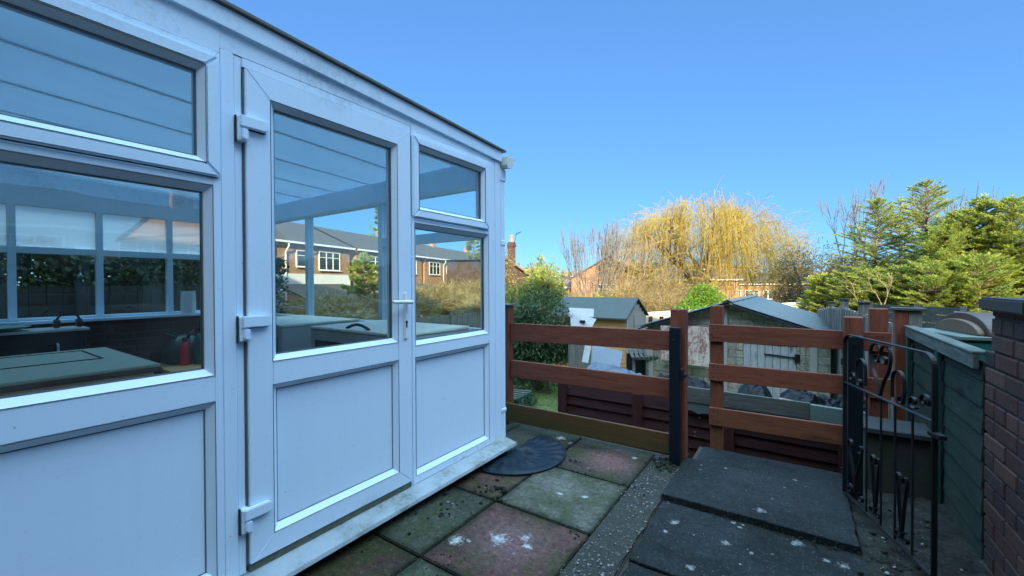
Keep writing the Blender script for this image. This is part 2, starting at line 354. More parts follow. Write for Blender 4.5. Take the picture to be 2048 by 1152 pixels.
def slab_mat(name, attr=True, base=(.1, .1, .1)):
    k = NT(name); p = k.wpos(); x, y, z = k.sep(p)
    if attr:
        at = k.n('Attribute'); at.attribute_name = 'Col'; c = at.outputs['Color']
    else: c = k.mix(0, base, base)
    n1 = k.noise(p, 2.2, 6, .62, .3); n2 = k.noise(p, 14, 6, .7); n3 = k.noise(p, 90, 4, .7); n4 = k.noise(p, 5, 5, .6, .6); n5 = k.noise(p, 42, 6, .75)
    c = k.mix(k.ramp(n2, [(.3, .0), (.72, .55)]), c, k.mix(1, c, (2.0, 2.0, 2.0), 'MULTIPLY'))
    c = k.mix(k.ramp(n1, [(.38, .75), (.58, 0)]), c, k.mix(1, c, (.42, .46, .42), 'MULTIPLY'))
    def spot(cx, cy, r, col, amt, base_, sx=1, sy=1):
        d = k.math('SQRT', k.math('ADD', k.math('POWER', k.math('MULTIPLY', k.math('SUBTRACT', x, cx), sx), 2.0), k.math('POWER', k.math('MULTIPLY', k.math('SUBTRACT', y, cy), sy), 2.0)))
        d = k.math('ADD', d, k.math('MULTIPLY', k.math('SUBTRACT', n2 if r > .1 else n5, .5), r*(1.1 if r > .1 else 4.5)))
        f = k.math('MULTIPLY', k.ramp(k.math('DIVIDE', d, r), [(.25, 1), (1.0, 0)]), amt)
        return k.mix(f, base_, col)
    if not attr:
        for px_, py_, r_ in ((1521, 1031, .028), (1467, 1043, .014), (1478, 1051, .013), (1486, 1047, .008), (1595, 1083, .030), (1654, 1118, .016), (1685, 1127, .026), (1572, 1152, .012), (1349, 1041, .024), (1330, 1060, .014), (1452, 1083, .02), (1545, 1105, .010), (1400, 948, .012), (1465, 937, .010), (1570, 985, .009), (1545, 1008, .008), (1430, 905, .012), (1500, 912, .010), (1590, 928, .012), (1380, 1130, .02)):
            q_ = onp(2, .0, px_, py_); c = spot(q_.x, q_.y, r_, (.20, .21, .20), .9, c)
    if attr:
        c = k.mix(k.math('MULTIPLY', k.ramp(n4, [(.46, 0), (.60, 1)]), .58), c, (.026, .042, .008))
        c = spot(-1.12, 2.9, .24, (.16, .082, .078), .8, c); c = spot(-1.20, 1.72, .26, (.15, .088, .09), .7, c)
        c = spot(-1.27, 2.36, .19, (.13, .13, .115), .6, c)
        for sx_, sy_, r_ in ((-1.42, 1.57, .045), (-1.24, 1.70, .05), (-1.13, 1.78, .03), (-1.09, 1.73, .025), (-1.36, 1.60, .015), (-1.05, 2.33, .02), (-1.2, 2.28, .02), (-.98, 3.06, .025), (-1.62, 3.1, .04), (-1.5, 3.05, .02)):
            c = spot(sx_, sy_, r_, (.40, .41, .40), .9, c)
    if attr:      # moss and dirt gathered along the joints between slabs
        def gl_(v, o): f_ = k.math('FRACT', k.math('DIVIDE', k.math('ADD', v, o), .61)); return k.math('SUBTRACT', .5, k.math('ABSOLUTE', k.math('SUBTRACT', f_, .5)))
        dj = k.math('MINIMUM', gl_(x, .87+6.1), gl_(y, 6.1-1.38+.0)); jm = k.ramp(k.math('ADD', dj, k.math('MULTIPLY', k.math('SUBTRACT', n2, .5), .16)), [(.01, 1), (.085, 0)])
        c = k.mix(k.math('MULTIPLY', jm, .8), c, (.012, .016, .007))
    g6 = k.noise(p, 34, 5, .8); c = k.mix(k.ramp(g6, [(.36, .7), (.5, 0)]), c, k.mix(1, c, (.22, .24, .2), 'MULTIPLY')); c = k.mix(k.ramp(g6, [(.55, 0), (.70, 1)]), c, k.mix(1, c, (2.1, 2.1, 2.1), 'MULTIPLY'))
    # lichen and droppings
    vo = k.n('TexVoronoi'); k.t.links.new(p, vo.inputs['Vector']); vo.inputs['Scale'].default_value = 7.5
    sp = k.math('MULTIPLY', k.ramp(k.math('ADD', vo.outputs['Distance'], k.math('MULTIPLY', n2, .12)), [(.10, 1), (.15, 0)]), k.ramp(k.noise(p, 3.1, 2), [(.52, 0), (.6, 1)]))
    c = k.mix(k.math('MULTIPLY', sp, .8), c, (.20, .205, .19))
    c = k.mix(k.ramp(n3, [(.60, 0), (.68, .6)]), c, (.13, .135, .12))
    c = k.mix(k.ramp(n3, [(.26, .6), (.36, 0)]), c, (.02, .022, .018))
    k.bump(k.math('ADD', k.math('MULTIPLY', n2, .6), k.math('MULTIPLY', n3, .5)), .006, .7)
    return k.done(c, k.ramp(n1, [(.3, .85), (.7, .66)]), .2)
M['slab'] = slab_mat('paving_slab'); M['dslab'] = slab_mat('dark_path_slab', False, (.0085, .0125, .0132))
mb = MB(); xs = [-.87-.61*i for i in range(0, 18)]; ys = [-1.3+.0, -.45, .16, .77, 1.38, 1.99, 2.60, 3.24]
pal = [(.10,.105,.085), (.17,.10,.09), (.12,.13,.115), (.105,.085,.08), (.13,.085,.075)]
tint = {(0,6): (.10,.078,.064), (1,6): (.075,.078,.064), (0,5): (.20,.205,.165), (1,5): (.18,.095,.082), (0,4): (.20,.098,.092), (1,4): (.14,.155,.12), (0,3): (.13,.15,.105), (1,3): (.14,.082,.06), (0,2): (.17,.1,.085)}
SF = .385
for i in range(len(xs)-1):
    for j in range(len(ys)-1):
        c = tint.get((i, j), pal[(i*3+j*2) % 5]); g = .006; z = random.uniform(-.004, .003)
        mb.box(xs[i+1]+g, xs[i]-g, ys[j]+g, ys[j+1]-g, -.05, z, (c[0]*SF, c[1]*SF*1.02, c[2]*SF*.95, 1))
pat = tag(mb.build('patio', M['slab'], bevel=.005, seg=2), kind='structure')
mb = MB(); mb.box(-12, -.66, -1.3, 3.30, GZ-.1, -.022); mb.box(-.66, 1.2, -3, 3.24, GZ-.1, -.030); mb.box(-.70, 1.2, 3.24, 4.02, GZ-.1, -.17)
tag(mb.build('patio_base', M['soil']), kind='structure')
# pebbled strip
k = NT('exposed_pebbles'); p = k.wpos(); vo = k.n('TexVoronoi'); k.t.links.new(p, vo.inputs['Vector']); vo.inputs['Scale'].default_value = 75
rr = k.sep(vo.outputs['Color'])[0]; n1 = k.noise(p, 3, 5); vo2 = k.n('TexVoronoi'); k.t.links.new(p, vo2.inputs['Vector']); vo2.inputs['Scale'].default_value = 38
c = k.ramp(rr, [(0, (.008,.009,.008)), (.55, (.026,.027,.022)), (.86, (.062,.062,.054)), (.955, (.22,.225,.22)), (1, (.40,.40,.40))])
c = k.mix(k.ramp(vo.outputs['Distance'], [(.35, 0), (.6, .9)]), c, (.016, .018, .015))
c = k.mix(k.ramp(n1, [(.40, 0), (.58, .8)]), c, (.022, .025, .014)); k.bump(k.math('ADD', k.math('MULTIPLY', vo.outputs['Distance'], -1.0), k.math('MULTIPLY', vo2.outputs['Distance'], -.6)), .010, .9)
M['pebble'] = k.done(c, .7, .4)
mb = MB()
N = 60
for j in range(N):
    y0_, y1_ = -1.3+4.5*j/N, -1.3+4.5*(j+1)/N; a0, a1 = .006*math.sin(j*1.9)+.004*math.sin(j*.7), .006*math.sin((j+1)*1.9)+.004*math.sin((j+1)*.7)
    mb.add([(-.868,y0_,-.006),(-.663+a0,y0_,-.004),(-.663+a1,y1_,-.004),(-.868,y1_,-.006)], [(0,1,2,3)])
mb.box(-.868, -.665, -1.3, 3.2, -.06, -.012)
tag(mb.build('pebble_strip', M['pebble']), kind='structure')
# dark slab path; the slab by the gate sits a little proud, the next is a step down
def roughslab(mb, x0, x1, y0, y1, z0, z1, tilt=0, n=14):
    P = []
    rim = [(x0+(x1-x0)*i/n, y0) for i in range(n)]+[(x1, y0+(y1-y0)*i/n) for i in range(n)]+[(x1-(x1-x0)*i/n, y1) for i in range(n)]+[(x0, y1-(y1-y0)*i/n) for i in range(n)]
    rim = [(x+random.uniform(-.005,.005), y+random.uniform(-.005,.005)) for x, y in rim]
    top = [(x, y, z1+tilt*(y-y1)/(y1-y0)+ .0) for x, y in rim]; bot = [(x, y, z0) for x, y in rim]; m = len(rim)
    mb.add(top+bot, [tuple(range(m))]+[(i, m+i, m+(i+1) % m, (i+1) % m) for i in range(m)])
mb = MB()
roughslab(mb, -.655, .265, 2.575, 3.205, -.03, .030); roughslab(mb, -.645, .30, 1.935, 2.57, -.05, -.008)
roughslab(mb, -.64, .30, 1.31, 1.925, -.05, -.016); roughslab(mb, -.64, .30, .68, 1.30, -.05, -.012); roughslab(mb, -.64, .30, -.6, .67, -.05, -.012)
tag(mb.build('path', M['dslab'], bevel=.004), kind='structure')
mb = MB(); roughslab(mb, -.645, .30, 3.215, 3.90, -.19, -.115); tag(mb.build('step', M['dslab'], bevel=.004), kind='structure')
# broken strip of soil, leaf litter and concrete beside the path
mb = MB(); n = 26
V = []; Fq = []
nx, ny = 14, 60
for j in range(ny+1):
    for i in range(nx+1):
        V.append((.275+.5*i/nx, -.6+4.0*j/ny, -.012+.018*random.random()+(.02*random.random() if i > 5 else 0)))
for j in range(ny):
    for i in range(nx): q = j*(nx+1)+i; Fq.append((q, q+1, q+nx+2, q+nx+1))
mb.add(V, Fq); k = NT('leaf_litter_soil'); p = k.wpos(); n1 = k.noise(p, 7, 6, .7); n2 = k.noise(p, 50, 4, .7)
c = k.mix(k.ramp(n1, [(.42, 0), (.58, 1)]), (.005, .005, .004), (.022, .022, .016)); c = k.mix(k.ramp(n2, [(.6, 0), (.68, .8)]), c, (.10, .10, .08)); k.bump(n2, .01, .8)
tag(mb.build('soil_strip', k.done(c, .9, .3), smooth=True), kind='structure')
# moss crumbs, stones and leaf scraps lying about: nobody could count them
def crumbs(areas, mat, name, rz=.6):
    V = []; Q = []
    ico = bmesh.new(); bmesh.ops.create_icosphere(ico, subdivisions=1, radius=1); iv = np.array([v.co[:] for v in ico.verts]); iq = np.array([[v.index for v in f.verts] for f in ico.faces]); ico.free()
    off = 0
    for (cx, cy, sx, sy, n, r0, r1, z) in areas:
        for _ in range(n):
            r = r0+(r1-r0)*random.random()**3; q = iv*rng.uniform(.7, 1.2, (len(iv), 1))*r*np.array([1, random.uniform(.6, 1.2), rz])
            q = q+np.array([random.gauss(cx, sx), random.gauss(cy, sy), z+r*.25]); V.append(q); Q.append(iq+off); off += len(iv)
    return tag(big_mesh(name, np.vstack(V), np.vstack(Q), mat), kind='stuff')
crumbs([(-1.70, 1.85, .1, .25, 40, .003, .016, 0), (-1.55, 2.05, .05, .05, 26, .004, .022, 0), (-1.34, 1.42, .06, .06, 40, .002, .007, 0), (-1.62, 1.72, .07, .07, 14, .005, .014, 0), (-1.45, 1.99, .5, .01, 50, .003, .008, 0),
        (-.75, 3.08, .06, .09, 140, .004, .02, 0), (-1.3, 2.62, .35, .02, 50, .003, .008, 0), (-1.36, 2.74, .05, .05, 10, .005, .014, 0), (.3, 2.56, .2, .012, 50, .003, .010, 0), (-.1, 2.55, .2, .012, 50, .003, .01, 0),
        (.5, 2.3, .12, .5, 260, .004, .018, .0), (.45, 1.7, .1, .2, 90, .004, .015, 0), (-1.83, 1.5, .03, .8, 260, .004, .016, -.01), (-.94, 1.95, .02, .02, 5, .006, .014, 0)], simple('moss_crumb', (.010, .012, .006), 1, .5, 20), 'moss_crumbs')
crumbs([(-.76, 2.2, .07, .8, 240, .003, .007, 0), (-1.69, 1.80, .02, .02, 2, .01, .012, 0), (0, 2.2, .3, .4, 36, .003, .007, -.006), (-1.2, 1.9, .4, .5, 40, .002, .005, 0), (.5, 2.2, .15, .5, 70, .003, .012, 0), (-1.3, 2.9, .4, .15, 40, .003, .007, 0)], simple('pale_grit', (.22, .22, .21), .8, .2), 'pale_grit')

# ------------------------------------------------------------------ conservatory
W = -1.87
def FX(y, z, d): return (W+d, y, z)                # wall that faces the camera side
def FY(x, z, d): return (x, 2.60+d, z)             # end wall towards the garden
def FL(y, z, d): return (-5.80-d, y, z)            # far side wall
def hexa(mb, fn, poly, d0, d1, poly2=None):
    n = len(poly); mb.add([fn(a, b, d0) for a, b in poly]+[fn(a, b, d1) for a, b in (poly2 or poly)], [tuple(range(n)), tuple(range(2*n-1, n-1, -1))]+[(i, (i+1) % n, n+(i+1) % n, n+i) for i in range(n)])
def mframe(mb, fn, y0, y1, z0, z1, wl, wr, wb, wt, d0, d1):
    a, b, c, d = (y0, z0), (y1, z0), (y1, z1), (y0, z1); A, B, C_, D = (y0+wl, z0+wb), (y1-wr, z0+wb), (y1-wr, z1-wt), (y0+wl, z1-wt)
    for q in ((a, A, D, d), (b, c, C_, B), (a, b, B, A), (d, D, C_, c)): hexa(mb, fn, q, d0, d1)
def bead(mb, fn, y0, y1, z0, z1, w_, d0, d1, base=-.06):
    def piece(o1, o2, i2, i1):
        V = [fn(*o1, d0), fn(*o2, d0), fn(*i2, d1), fn(*i1, d1), fn(*o1, base), fn(*o2, base), fn(*i2, base), fn(*i1, base)]
        mb.add(V, [(0,1,2,3), (4,7,6,5), (0,4,5,1), (1,5,6,2), (2,6,7,3), (3,7,4,0)])
    o = [(y0, z0), (y1, z0), (y1, z1), (y0, z1)]; i_ = [(y0+w_, z0+w_), (y1-w_, z0+w_), (y1-w_, z1-w_), (y0+w_, z1-w_)]
    for k_ in range(4): piece(o[k_], o[(k_+1) % 4], i_[(k_+1) % 4], i_[k_])
def boxf(mb, fn, y0, y1, z0, z1, d0, d1): hexa(mb, fn, [(y0, z0), (y1, z0), (y1, z1), (y0, z1)], d0, d1)
cons = thing('conservatory', (-3.8, .7, 0), 'white plastic lean-to conservatory with glazed door on the paved patio', 'conservatory')
# opening: bead, gasket, and pane or panel
def opening(fn, y0, y1, z0, z1, kind, parent, d=0, bw=.026, name=None):
    g = MB(); mframe(g, fn, y0-.0007, y1+.0007, z0-.0007, z1+.0007, .0017, .0017, .0017, .0017, d-.02, d+.0006); g.build('bead_joint', M['gasket'], parent)
    b = MB(); bead(b, fn, y0, y1, z0, z1, bw, d-.001, d-.024); b.build('glazing_bead', M['pvc'], parent, bevel=.0015)
    g = MB(); iy0, iy1, iz0, iz1 = y0+bw-.002, y1-bw+.002, z0+bw-.002, z1-bw+.002
    mframe(g, fn, iy0, iy1, iz0, iz1, .006, .006, .006, .006, d-.045, d-.027); g.build('gasket', M['gasket'], parent)
    q = MB()
    boxf(q, fn, iy0-.004, iy1+.004, iz0-.004, iz1+.004, d-.052, d-.030)
    if kind == 'panel': q.build('panel', M['pvc'], parent)
    else: q.build('pane', M[kind], parent)
M['grime_and_shade'] = simple('algae_grime', (.02, .024, .016), 1, .6, 60, bump=.8)
fr = MB()
# fixed frames; mullion pieces stand side by side with fine joints
def top_z(y): return 2.325-.0442*(y-.54)
mframe(fr, FX, -.62, .712, .105, 2.215, .05, .028, .045, .035, -.07, 0)
for a, b in ((.845, .948), (1.690, 1.716)): boxf(fr, FX, -.572, .686, a, b, -.07, -.0015)
boxf(fr, FX, .714, .762, .105, 2.235, -.07, -.002); boxf(fr, FX, .764, .792, .105, 2.235, -.07, -.008)
boxf(fr, FX, .793, 1.69, 2.196, 2.235, -.07, -.004)
mframe(fr, FX, 1.700, 2.492, .105, 2.215, .022, .045, .045, .03, -.07, 0); boxf(fr, FX, 1.687, 1.698, .105, 2.235, -.07, -.004)
for a, b in ((.862, .934), (1.668, 1.694)): boxf(fr, FX, 1.7235, 2.4455, a, b, -.07, -.0015)
boxf(fr, FX, 2.494, 2.530, .105, 2.235, -.07, -.004); boxf(fr, FX, 2.532, 2.600, .10, 2.235, -.07, -.001)
fr.build('wall_frame', M['pvc'], cons, bevel=.0025)
hd = MB()                                            # tapered head and fascia, following the roof fall
hexa(hd, FX, [(-.62, 2.217), (.7125, 2.217), (.7125, top_z(.7125)), (-.62, top_z(-.62))], -.07, -.003)
hexa(hd, FX, [(1.7, 2.217), (2.492, 2.217), (2.492, top_z(2.492)+.0), (1.7, top_z(1.7))], -.07, -.003)
hexa(hd, FX, [(.7135, 2.237), (1.699, 2.237), (1.699, top_z(1.699)), (.7135, top_z(.7135))], -.07, -.005)
hexa(hd, FX, [(2.493, 2.237), (2.60, 2.237), (2.60, top_z(2.60)), (2.493, top_z(2.493))], -.07, -.005)
hd.build('head_board', M['pvc'], cons, bevel=.001)
fa = MB(); hexa(fa, FX, [(-1.28, top_z(-1.28)+.004), (2.60, top_z(2.60)+.004), (2.60, top_z(2.60)+.082), (-1.28, top_z(-1.28)+.082)], -.02, .014)
fa.build('fascia', M['pvc'], cons, bevel=.002)
tr = MB(); hexa(tr, FX, [(-1.28, top_z(-1.28)+.084), (2.64, top_z(2.64)+.084), (2.64, top_z(2.64)+.102), (-1.28, top_z(-1.28)+.102)], -.05, .030)
tr.build('roof_edge_trim', simple('mossy_roof_trim', (.13, .14, .125), .8, .5, 18, bump=.5), cons, bevel=.003)
# solid parts left of the near window (out of frame) close the box to the house wall
cl = MB(); cl.box(W-.07, W, -1.28, -.621, .1, 2.3); cl.build('side_infill', M['pvc'], cons)
opening(FX, -.572, .684, .150, .844, 'panel', cons); opening(FX, -.572, .684, .948, 1.689, 'glass', cons)
opening(FX, 1.7225, 2.447, .150, .861, 'panel', cons); opening(FX, 1.7225, 2.447, .934, 1.667, 'glass', cons)
def vent(y0, y1, z0, z1, sw):
    v = MB(); mframe(v, FX, y0, y1, z0, z1, sw, sw, sw, sw, -.03, .016)
    o = v.build('vent_window', M['pvc'], cons, bevel=.007, seg=2)
    opening(FX, y0+sw-.001, y1-sw+.001, z0+sw-.001, z1-sw+.001, 'glass', o, d=.014, bw=.022)
for y0_, y1_ in ((-.57, .70), (1.715, 2.43)):
    q = MB(); n_ = 60
    for i_ in range(n_):
        a_ = y0_+(y1_-y0_)*i_/n_; h_ = .002+.004*random.random()**2; q.box(W+.0005, W+.003+.004*random.random(), a_, a_+(y1_-y0_)/n_, 1.6975 if y0_ > 0 else 1.7195, (1.6975 if y0_ > 0 else 1.7195)+h_)
    q.build('dirty_seam', M['grime_and_shade'], cons)
vent(-.59, .708, 1.722, 2.192, .050); vent(1.700, 2.442, 1.700, 2.186, .050)
# door
dr = MB(); y0, y1, z0, z1 = .800, 1.684, .140, 2.192
mframe(dr, FX, y0, y1, z0, z1, .098, .098, .088, .098, -.055, .010)
boxf(dr, FX, y0+.0985, y1-.0985, .868, .972, -.055, .0085)
M['grime_and_shade'] = simple('algae_grime', (.035, .04, .028), 1, .6, 60, bump=.8)  # near-black colour for the painted shadow lines around the hinges
door = dr.build('door', M['pvc'], cons, bevel=.0028, seg=2)
opening(FX, y0+.0975, y1-.0975, z0+.0875, .869, 'panel', door, d=.010, bw=.024); opening(FX, y0+.0975, y1-.0975, .971, z1-.0975, 'glass', door, d=.010, bw=.024)
gk = MB(); boxf(gk, FX, .7925, .7995, .135, 2.196, -.05, -.004); boxf(gk, FX, .793, 1.686, 2.1925, 2.1955, -.05, .0)
gk.build('seal', M['gasket'], door)
wb = MB(); boxf(wb, FX, .80, 1.684, .104, .138, -.05, .002); wb.build('threshold', simple('grimy_threshold', (.11, .13, .09), .9, .9, 40, bump=.5), door, bevel=.002)
M['grime_and_shade_'] = simple('algae_grime_b', (.06, .075, .045), 1, .8, 60, bump=.8)
for hz in (1.965, 1.150, .362):
    h = MB(); poly = []
    for i in range(13):
        a = -math.pi/2+math.pi*i/12; poly.append((.858+.024*math.cos(a), hz+.024*math.sin(a)))
    poly = [(.772, hz-.024)]+poly+[(.772, hz+.024)]
    hexa(h, FX, poly, .014, .034); boxf(h, FX, .766, .798, hz-.080, hz+.022, -.01, .022)
    pl = []
    for i in range(9):
        a = math.pi+math.pi*i/8; pl.append((.789+.013*math.cos(a), hz-.062+.013*math.sin(a)))
    hexa(h, FX, pl+[(.802, hz-.028), (.776, hz-.028)], .006, .033)
    ho_ = h.build('hinge', M['pvc'], door, bevel=.004, seg=2)
    h = MB(); hexa(h, FX, [(.804, hz-.0285), (.866, hz-.0285), (.880, hz-.022), (.804, hz-.022)], .0095, .0125); boxf(h, FX, .7625, .7655, hz-.083, hz+.024, -.004, .010); h.build('hinge_shadow', M['grime_and_shade'], ho_)  # dark strips below and beside the hinge, its outline shadow painted in
hb = MB(); poly = []
boxf(hb, FX, 1.622, 1.652, .985, 1.255, .010, .021); hp = hb.build('handle_plate', M['white'], door, bevel=.006, seg=2)
lv = MB(); lv.tube([(W+.02, 1.637, 1.20), (W+.055, 1.637, 1.20)], .011, 10); lv.tube([(W+.055, 1.652, 1.198), (W+.058, 1.60, 1.201), (W+.056, 1.508, 1.204)], [.012, .011, .010], 10)
lv.build('handle', M['white'], door, bevel=.002, smooth=True)
kh = MB(); kh.tube([(W+.019, 1.637, 1.083), (W+.0225, 1.637, 1.083)], .009, 12); kh.box(W+.019, W+.0225, 1.632, 1.642, 1.052, 1.083); kh.build('keyhole', M['dark'], door)
# sill
sl = MB(); prof = [(-.07, .104), (.005, .103), (.105, .082), (.112, .062), (.104, .058), (.095, .070), (-.07, .072)]
sl.prism([(W+a, b) for a, b in prof], 3.93, o=(0, -1.28, 0)); k = NT('weathered_sill'); p = k.wpos(); n1 = k.noise(p, 4, 6, .7); n2 = k.noise(p, 45, 5, .75)
c = k.mix(k.ramp(n1, [(.35, 0), (.65, 1)]), (.36, .42, .45), (.25, .30, .31)); m_ = k.math('MULTIPLY', k.ramp(n1, [(.48, 0), (.62, 1)]), k.ramp(n2, [(.42, 0), (.58, 1)]))
c = k.mix(k.math('MULTIPLY', m_, .75), c, (.11, .14, .04)); c = k.mix(k.ramp(n2, [(.68, 0), (.74, .7)]), c, (.03, .035, .02)); k.bump(n2, .001, .3); M['sillpvc'] = k.done(c, .5, .3)
sl.build('sill', M['sillpvc'], cons, bevel=.002)
pb = MB(); pb.box(W-.07, W+.004, -1.28, 2.60, -.02, .071); pb.build('plinth', M['soil'], cons)
# end wall
e = MB()
for x in (-5.80, -4.48, -3.22): boxf(e, FY, x-.028, x+.028, .95, 2.05, -.07, 0)
boxf(e, FY, -1.975, -1.941, .1, 2.22, -.07, .0); boxf(e, FY, -5.86, -1.976, 2.05, 2.262, -.07, 0); boxf(e, FY, -5.77, -1.976, .87, .95, -.07, 0)
boxf(e, FY, -5.77, -1.976, .1, .16, -.07, 0); boxf(e, FY, -3.19, -1.976, 1.655, 1.735, -.068, -.002)
e.build('end_frame', M['pvc'], cons, bevel=.002)
q = MB(); boxf(q, FY, -5.77, -1.976, .16, .87, -.05, -.02); q.build('panel', M['pvc'], cons)
for a, b in ((-5.77, -4.51), (-4.45, -3.25)):
    q = MB(); boxf(q, FY, a, b, .951, 2.049, -.045, -.025); q.build('pane', M['glass_in'], cons)
for c_, d_ in ((.951, 1.654), (1.736, 2.049)):
    q = MB(); boxf(q, FY, -3.19, -1.977, c_, d_, -.045, -.025); q.build('pane', M['glass_in'], cons)
# far side wall: brick dwarf wall, clear panes, obscured top lights
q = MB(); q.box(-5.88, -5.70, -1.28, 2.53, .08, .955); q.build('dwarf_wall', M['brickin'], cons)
q = MB(); q.box(-5.88, -5.62, -1.28, 2.52, .957, .985); q.build('window_board', M['pvc'], cons, bevel=.003)
zr = lambda y: top_z(y)+.04
e = MB(); ms = [-1.145, -.58, -.015, .55, 1.115, 1.68, 2.245]
for y in ms: boxf(e, FL, y-.026, y+.026, .986, 2.03, -.06, 0)
hexa(e, FL, [(-1.28, 2.03), (2.529, 2.03), (2.529, zr(2.529)-.004), (-1.28, zr(-1.28)-.004)], -.06, 0)
for a, b in zip(ms[:-1], ms[1:]): boxf(e, FL, a+.0265, b-.0265, 1.60, 1.66, -.058, -.002); boxf(e, FL, a+.0265, b-.0265, .986, 1.01, -.058, -.002)
boxf(e, FL, ms[-1]+.0265, 2.529, 1.60, 1.66, -.058, -.002)
e.build('side_frame', M['pvc'], cons, bevel=.002)
for a, b in zip([-1.28]+ms, ms+[2.556]):
    q = MB(); boxf(q, FL, a+.027, b-.027, 1.01, 1.599, -.04, -.02); q.build('pane', M['glass_in'], cons)
    q = MB(); boxf(q, FL, a+.027, b-.027, 1.661, 2.029, -.04, -.02); q.build('top_light', M['frost'], cons)
q = MB(); q.box(-5.88, W-.071, -1.28, 2.53, .0, .085); q.build('floor', simple('dull_floor', (.10, .09, .085), .6), cons)
# roof: opal multiwall sheets between glazing bars
def opal():
    k = NT('opal_roof_sheet'); k.t.nodes.remove(k.b); x, y, z = k.sep(k.wpos())
    wv = k.math('SINE', k.math('MULTIPLY', x, 390.0)); f = k.ramp(k.math('ADD', k.math('MULTIPLY', wv, .25), k.math('MULTIPLY', k.noise(k.co((4, 1, 1)), 1.2, 4), .8)), [(.2, (.40, .50, .58)), (.8, (.50, .62, .70))])
    tl = k.n('BsdfTranslucent'); k.t.links.new(f, tl.inputs[0]); df = k.n('BsdfDiffuse'); k.t.links.new(f, df.inputs[0]); gl = k.n('BsdfGlossy'); gl.inputs['Roughness'].default_value = .25
    a = k.n('MixShader'); a.inputs[0].default_value = .35; k.t.links.new(tl.outputs[0], a.inputs[1]); k.t.links.new(df.outputs[0], a.inputs[2])
    b = k.n('MixShader'); b.inputs[0].default_value = .06; k.t.links.new(a.outputs[0], b.inputs[1]); k.t.links.new(gl.outputs[0], b.inputs[2]); k.t.links.new(b.outputs[0], k.out.inputs[0]); return k.m
M['opal'] = opal(); zr = lambda y: top_z(y)+.04
bars = [-2.30, -2.86, -3.43, -4.0, -4.57, -5.14, -5.70]
ed = [-5.9]+bars[::-1]+[W-.055]
for a, b in zip(ed[:-1], ed[1:]):
    q = MB(); q.add([(a+.012, -1.28, zr(-1.28)), (b-.012, -1.28, zr(-1.28)), (b-.012, 2.66, zr(2.66)), (a+.012, 2.66, zr(2.66)), (a+.012, -1.28, zr(-1.28)+.016), (b-.012, -1.28, zr(-1.28)+.016), (b-.012, 2.66, zr(2.66)+.016), (a+.012, 2.66, zr(2.66)+.016)],
        [(0,3,2,1),(4,5,6,7),(0,1,5,4),(1,2,6,5),(2,3,7,6),(3,0,4,7)]); q.build('roof_sheet', M['opal'], cons)
for x in bars:
    q = MB(); q.bar((x, -1.28, zr(-1.28)+.008), (x, 2.655, zr(2.655)+.008), .021, .026); q.build('glazing_bar', M['pvc'], cons)
q = MB(); q.box(-5.9, W-.072, 2.46, 2.525, 2.051, 2.215); q.build('eaves_beam', M['pvc'], cons)
# gutter and downpipe at the garden end
g = MB(); gp = [(2.605, 2.275), (2.605, 2.215), (2.62, 2.195), (2.655, 2.195), (2.675, 2.21), (2.69, 2.245), (2.712, 2.262), (2.712, 2.278), (2.703, 2.278), (2.70, 2.268), (2.68, 2.25), (2.665, 2.218), (2.65, 2.204), (2.625, 2.204), (2.614, 2.22), (2.614, 2.275)]
g.prism([(a, b) for a, b in gp], 4.1, o=(-5.92, 0, 0), ex=(0, 1, 0), en=(1, 0, 0)); gc = [(2.602, 2.28), (2.602, 2.214), (2.618, 2.190), (2.657, 2.190), (2.679, 2.207), (2.694, 2.242), (2.716, 2.259), (2.716, 2.28)]
g.prism(gc, .012, o=(-1.822, 0, 0), ex=(0, 1, 0), en=(1, 0, 0)); g.build('gutter', simple('pale_gutter', (.66, .67, .64), .5, .12, 12), cons, bevel=.001)
dp = MB(); dp.box(-1.935, -1.873, 2.606, 2.662, .04, 2.20); dp.box(-1.940, -1.868, 2.603, 2.667, 1.60, 1.64); dp.box(-1.942, -1.866, 2.601, 2.669, 2.10, 2.19); dp.box(-1.940, -1.868, 2.603, 2.667, .30, .33)
dp.build('downpipe', M['pvc'], cons, bevel=.004)

# ------------------------------------------------------------------ things inside the conservatory
t = thing('work_table', (-4.1, .2, .085), 'old wooden table with a pale green-grey top behind the large left window', 'table')
q = MB(); q.box(-4.80, -3.46, -.75, .96, .765, .785); tp = q.build('tabletop', M['desk'], t, bevel=.006, seg=2)
q = MB(); q.box(-4.805, -3.452, -.755, .965, .735, .764); q.build('edging', M['deskedge'], t, bevel=.008, seg=2)
q = MB(); q.box(-3.50, -3.456, -.70, .92, .58, .734); q.box(-4.78, -4.76, -.66, .86, .58, .734); q.box(-4.76, -3.50, .84, .86, .58, .734); q.build('apron', M['deskwood'], t)
for x in (-3.53, -4.74):
    for y in (-.70, .89): q = MB(); q.box(x-.03, x+.03, y-.03, y+.03, .085, .734); q.build('leg', M['deskwood'], t, bevel=.004)
q = MB(); mframe(q, lambda a, b, d: (a, b, .786+d), -4.68, -4.05, .2, .80, .012, .012, .012, .012, -.001, .004); q.build('inlay', M['dark'], t)
t = thing('side_cabinet', (-5.4, .1, .085), 'long dark cabinet with a pale top edge below the far windows', 'cabinet')
q = MB(); q.box(-5.60, -5.27, -1.1, .93, .09, .90); q.build('body', M['dark'], t, bevel=.005)
q = MB(); q.box(-5.61, -5.25, -1.11, .95, .902, .925); q.build('top', M['cabside'], t, bevel=.004)
q = MB(); q.tube([(-5.262, .75, .80), (-5.235, .75, .79), (-5.235, .75, .62), (-5.262, .75, .61)], .008, 6); q.build('handle', M['white'], t)
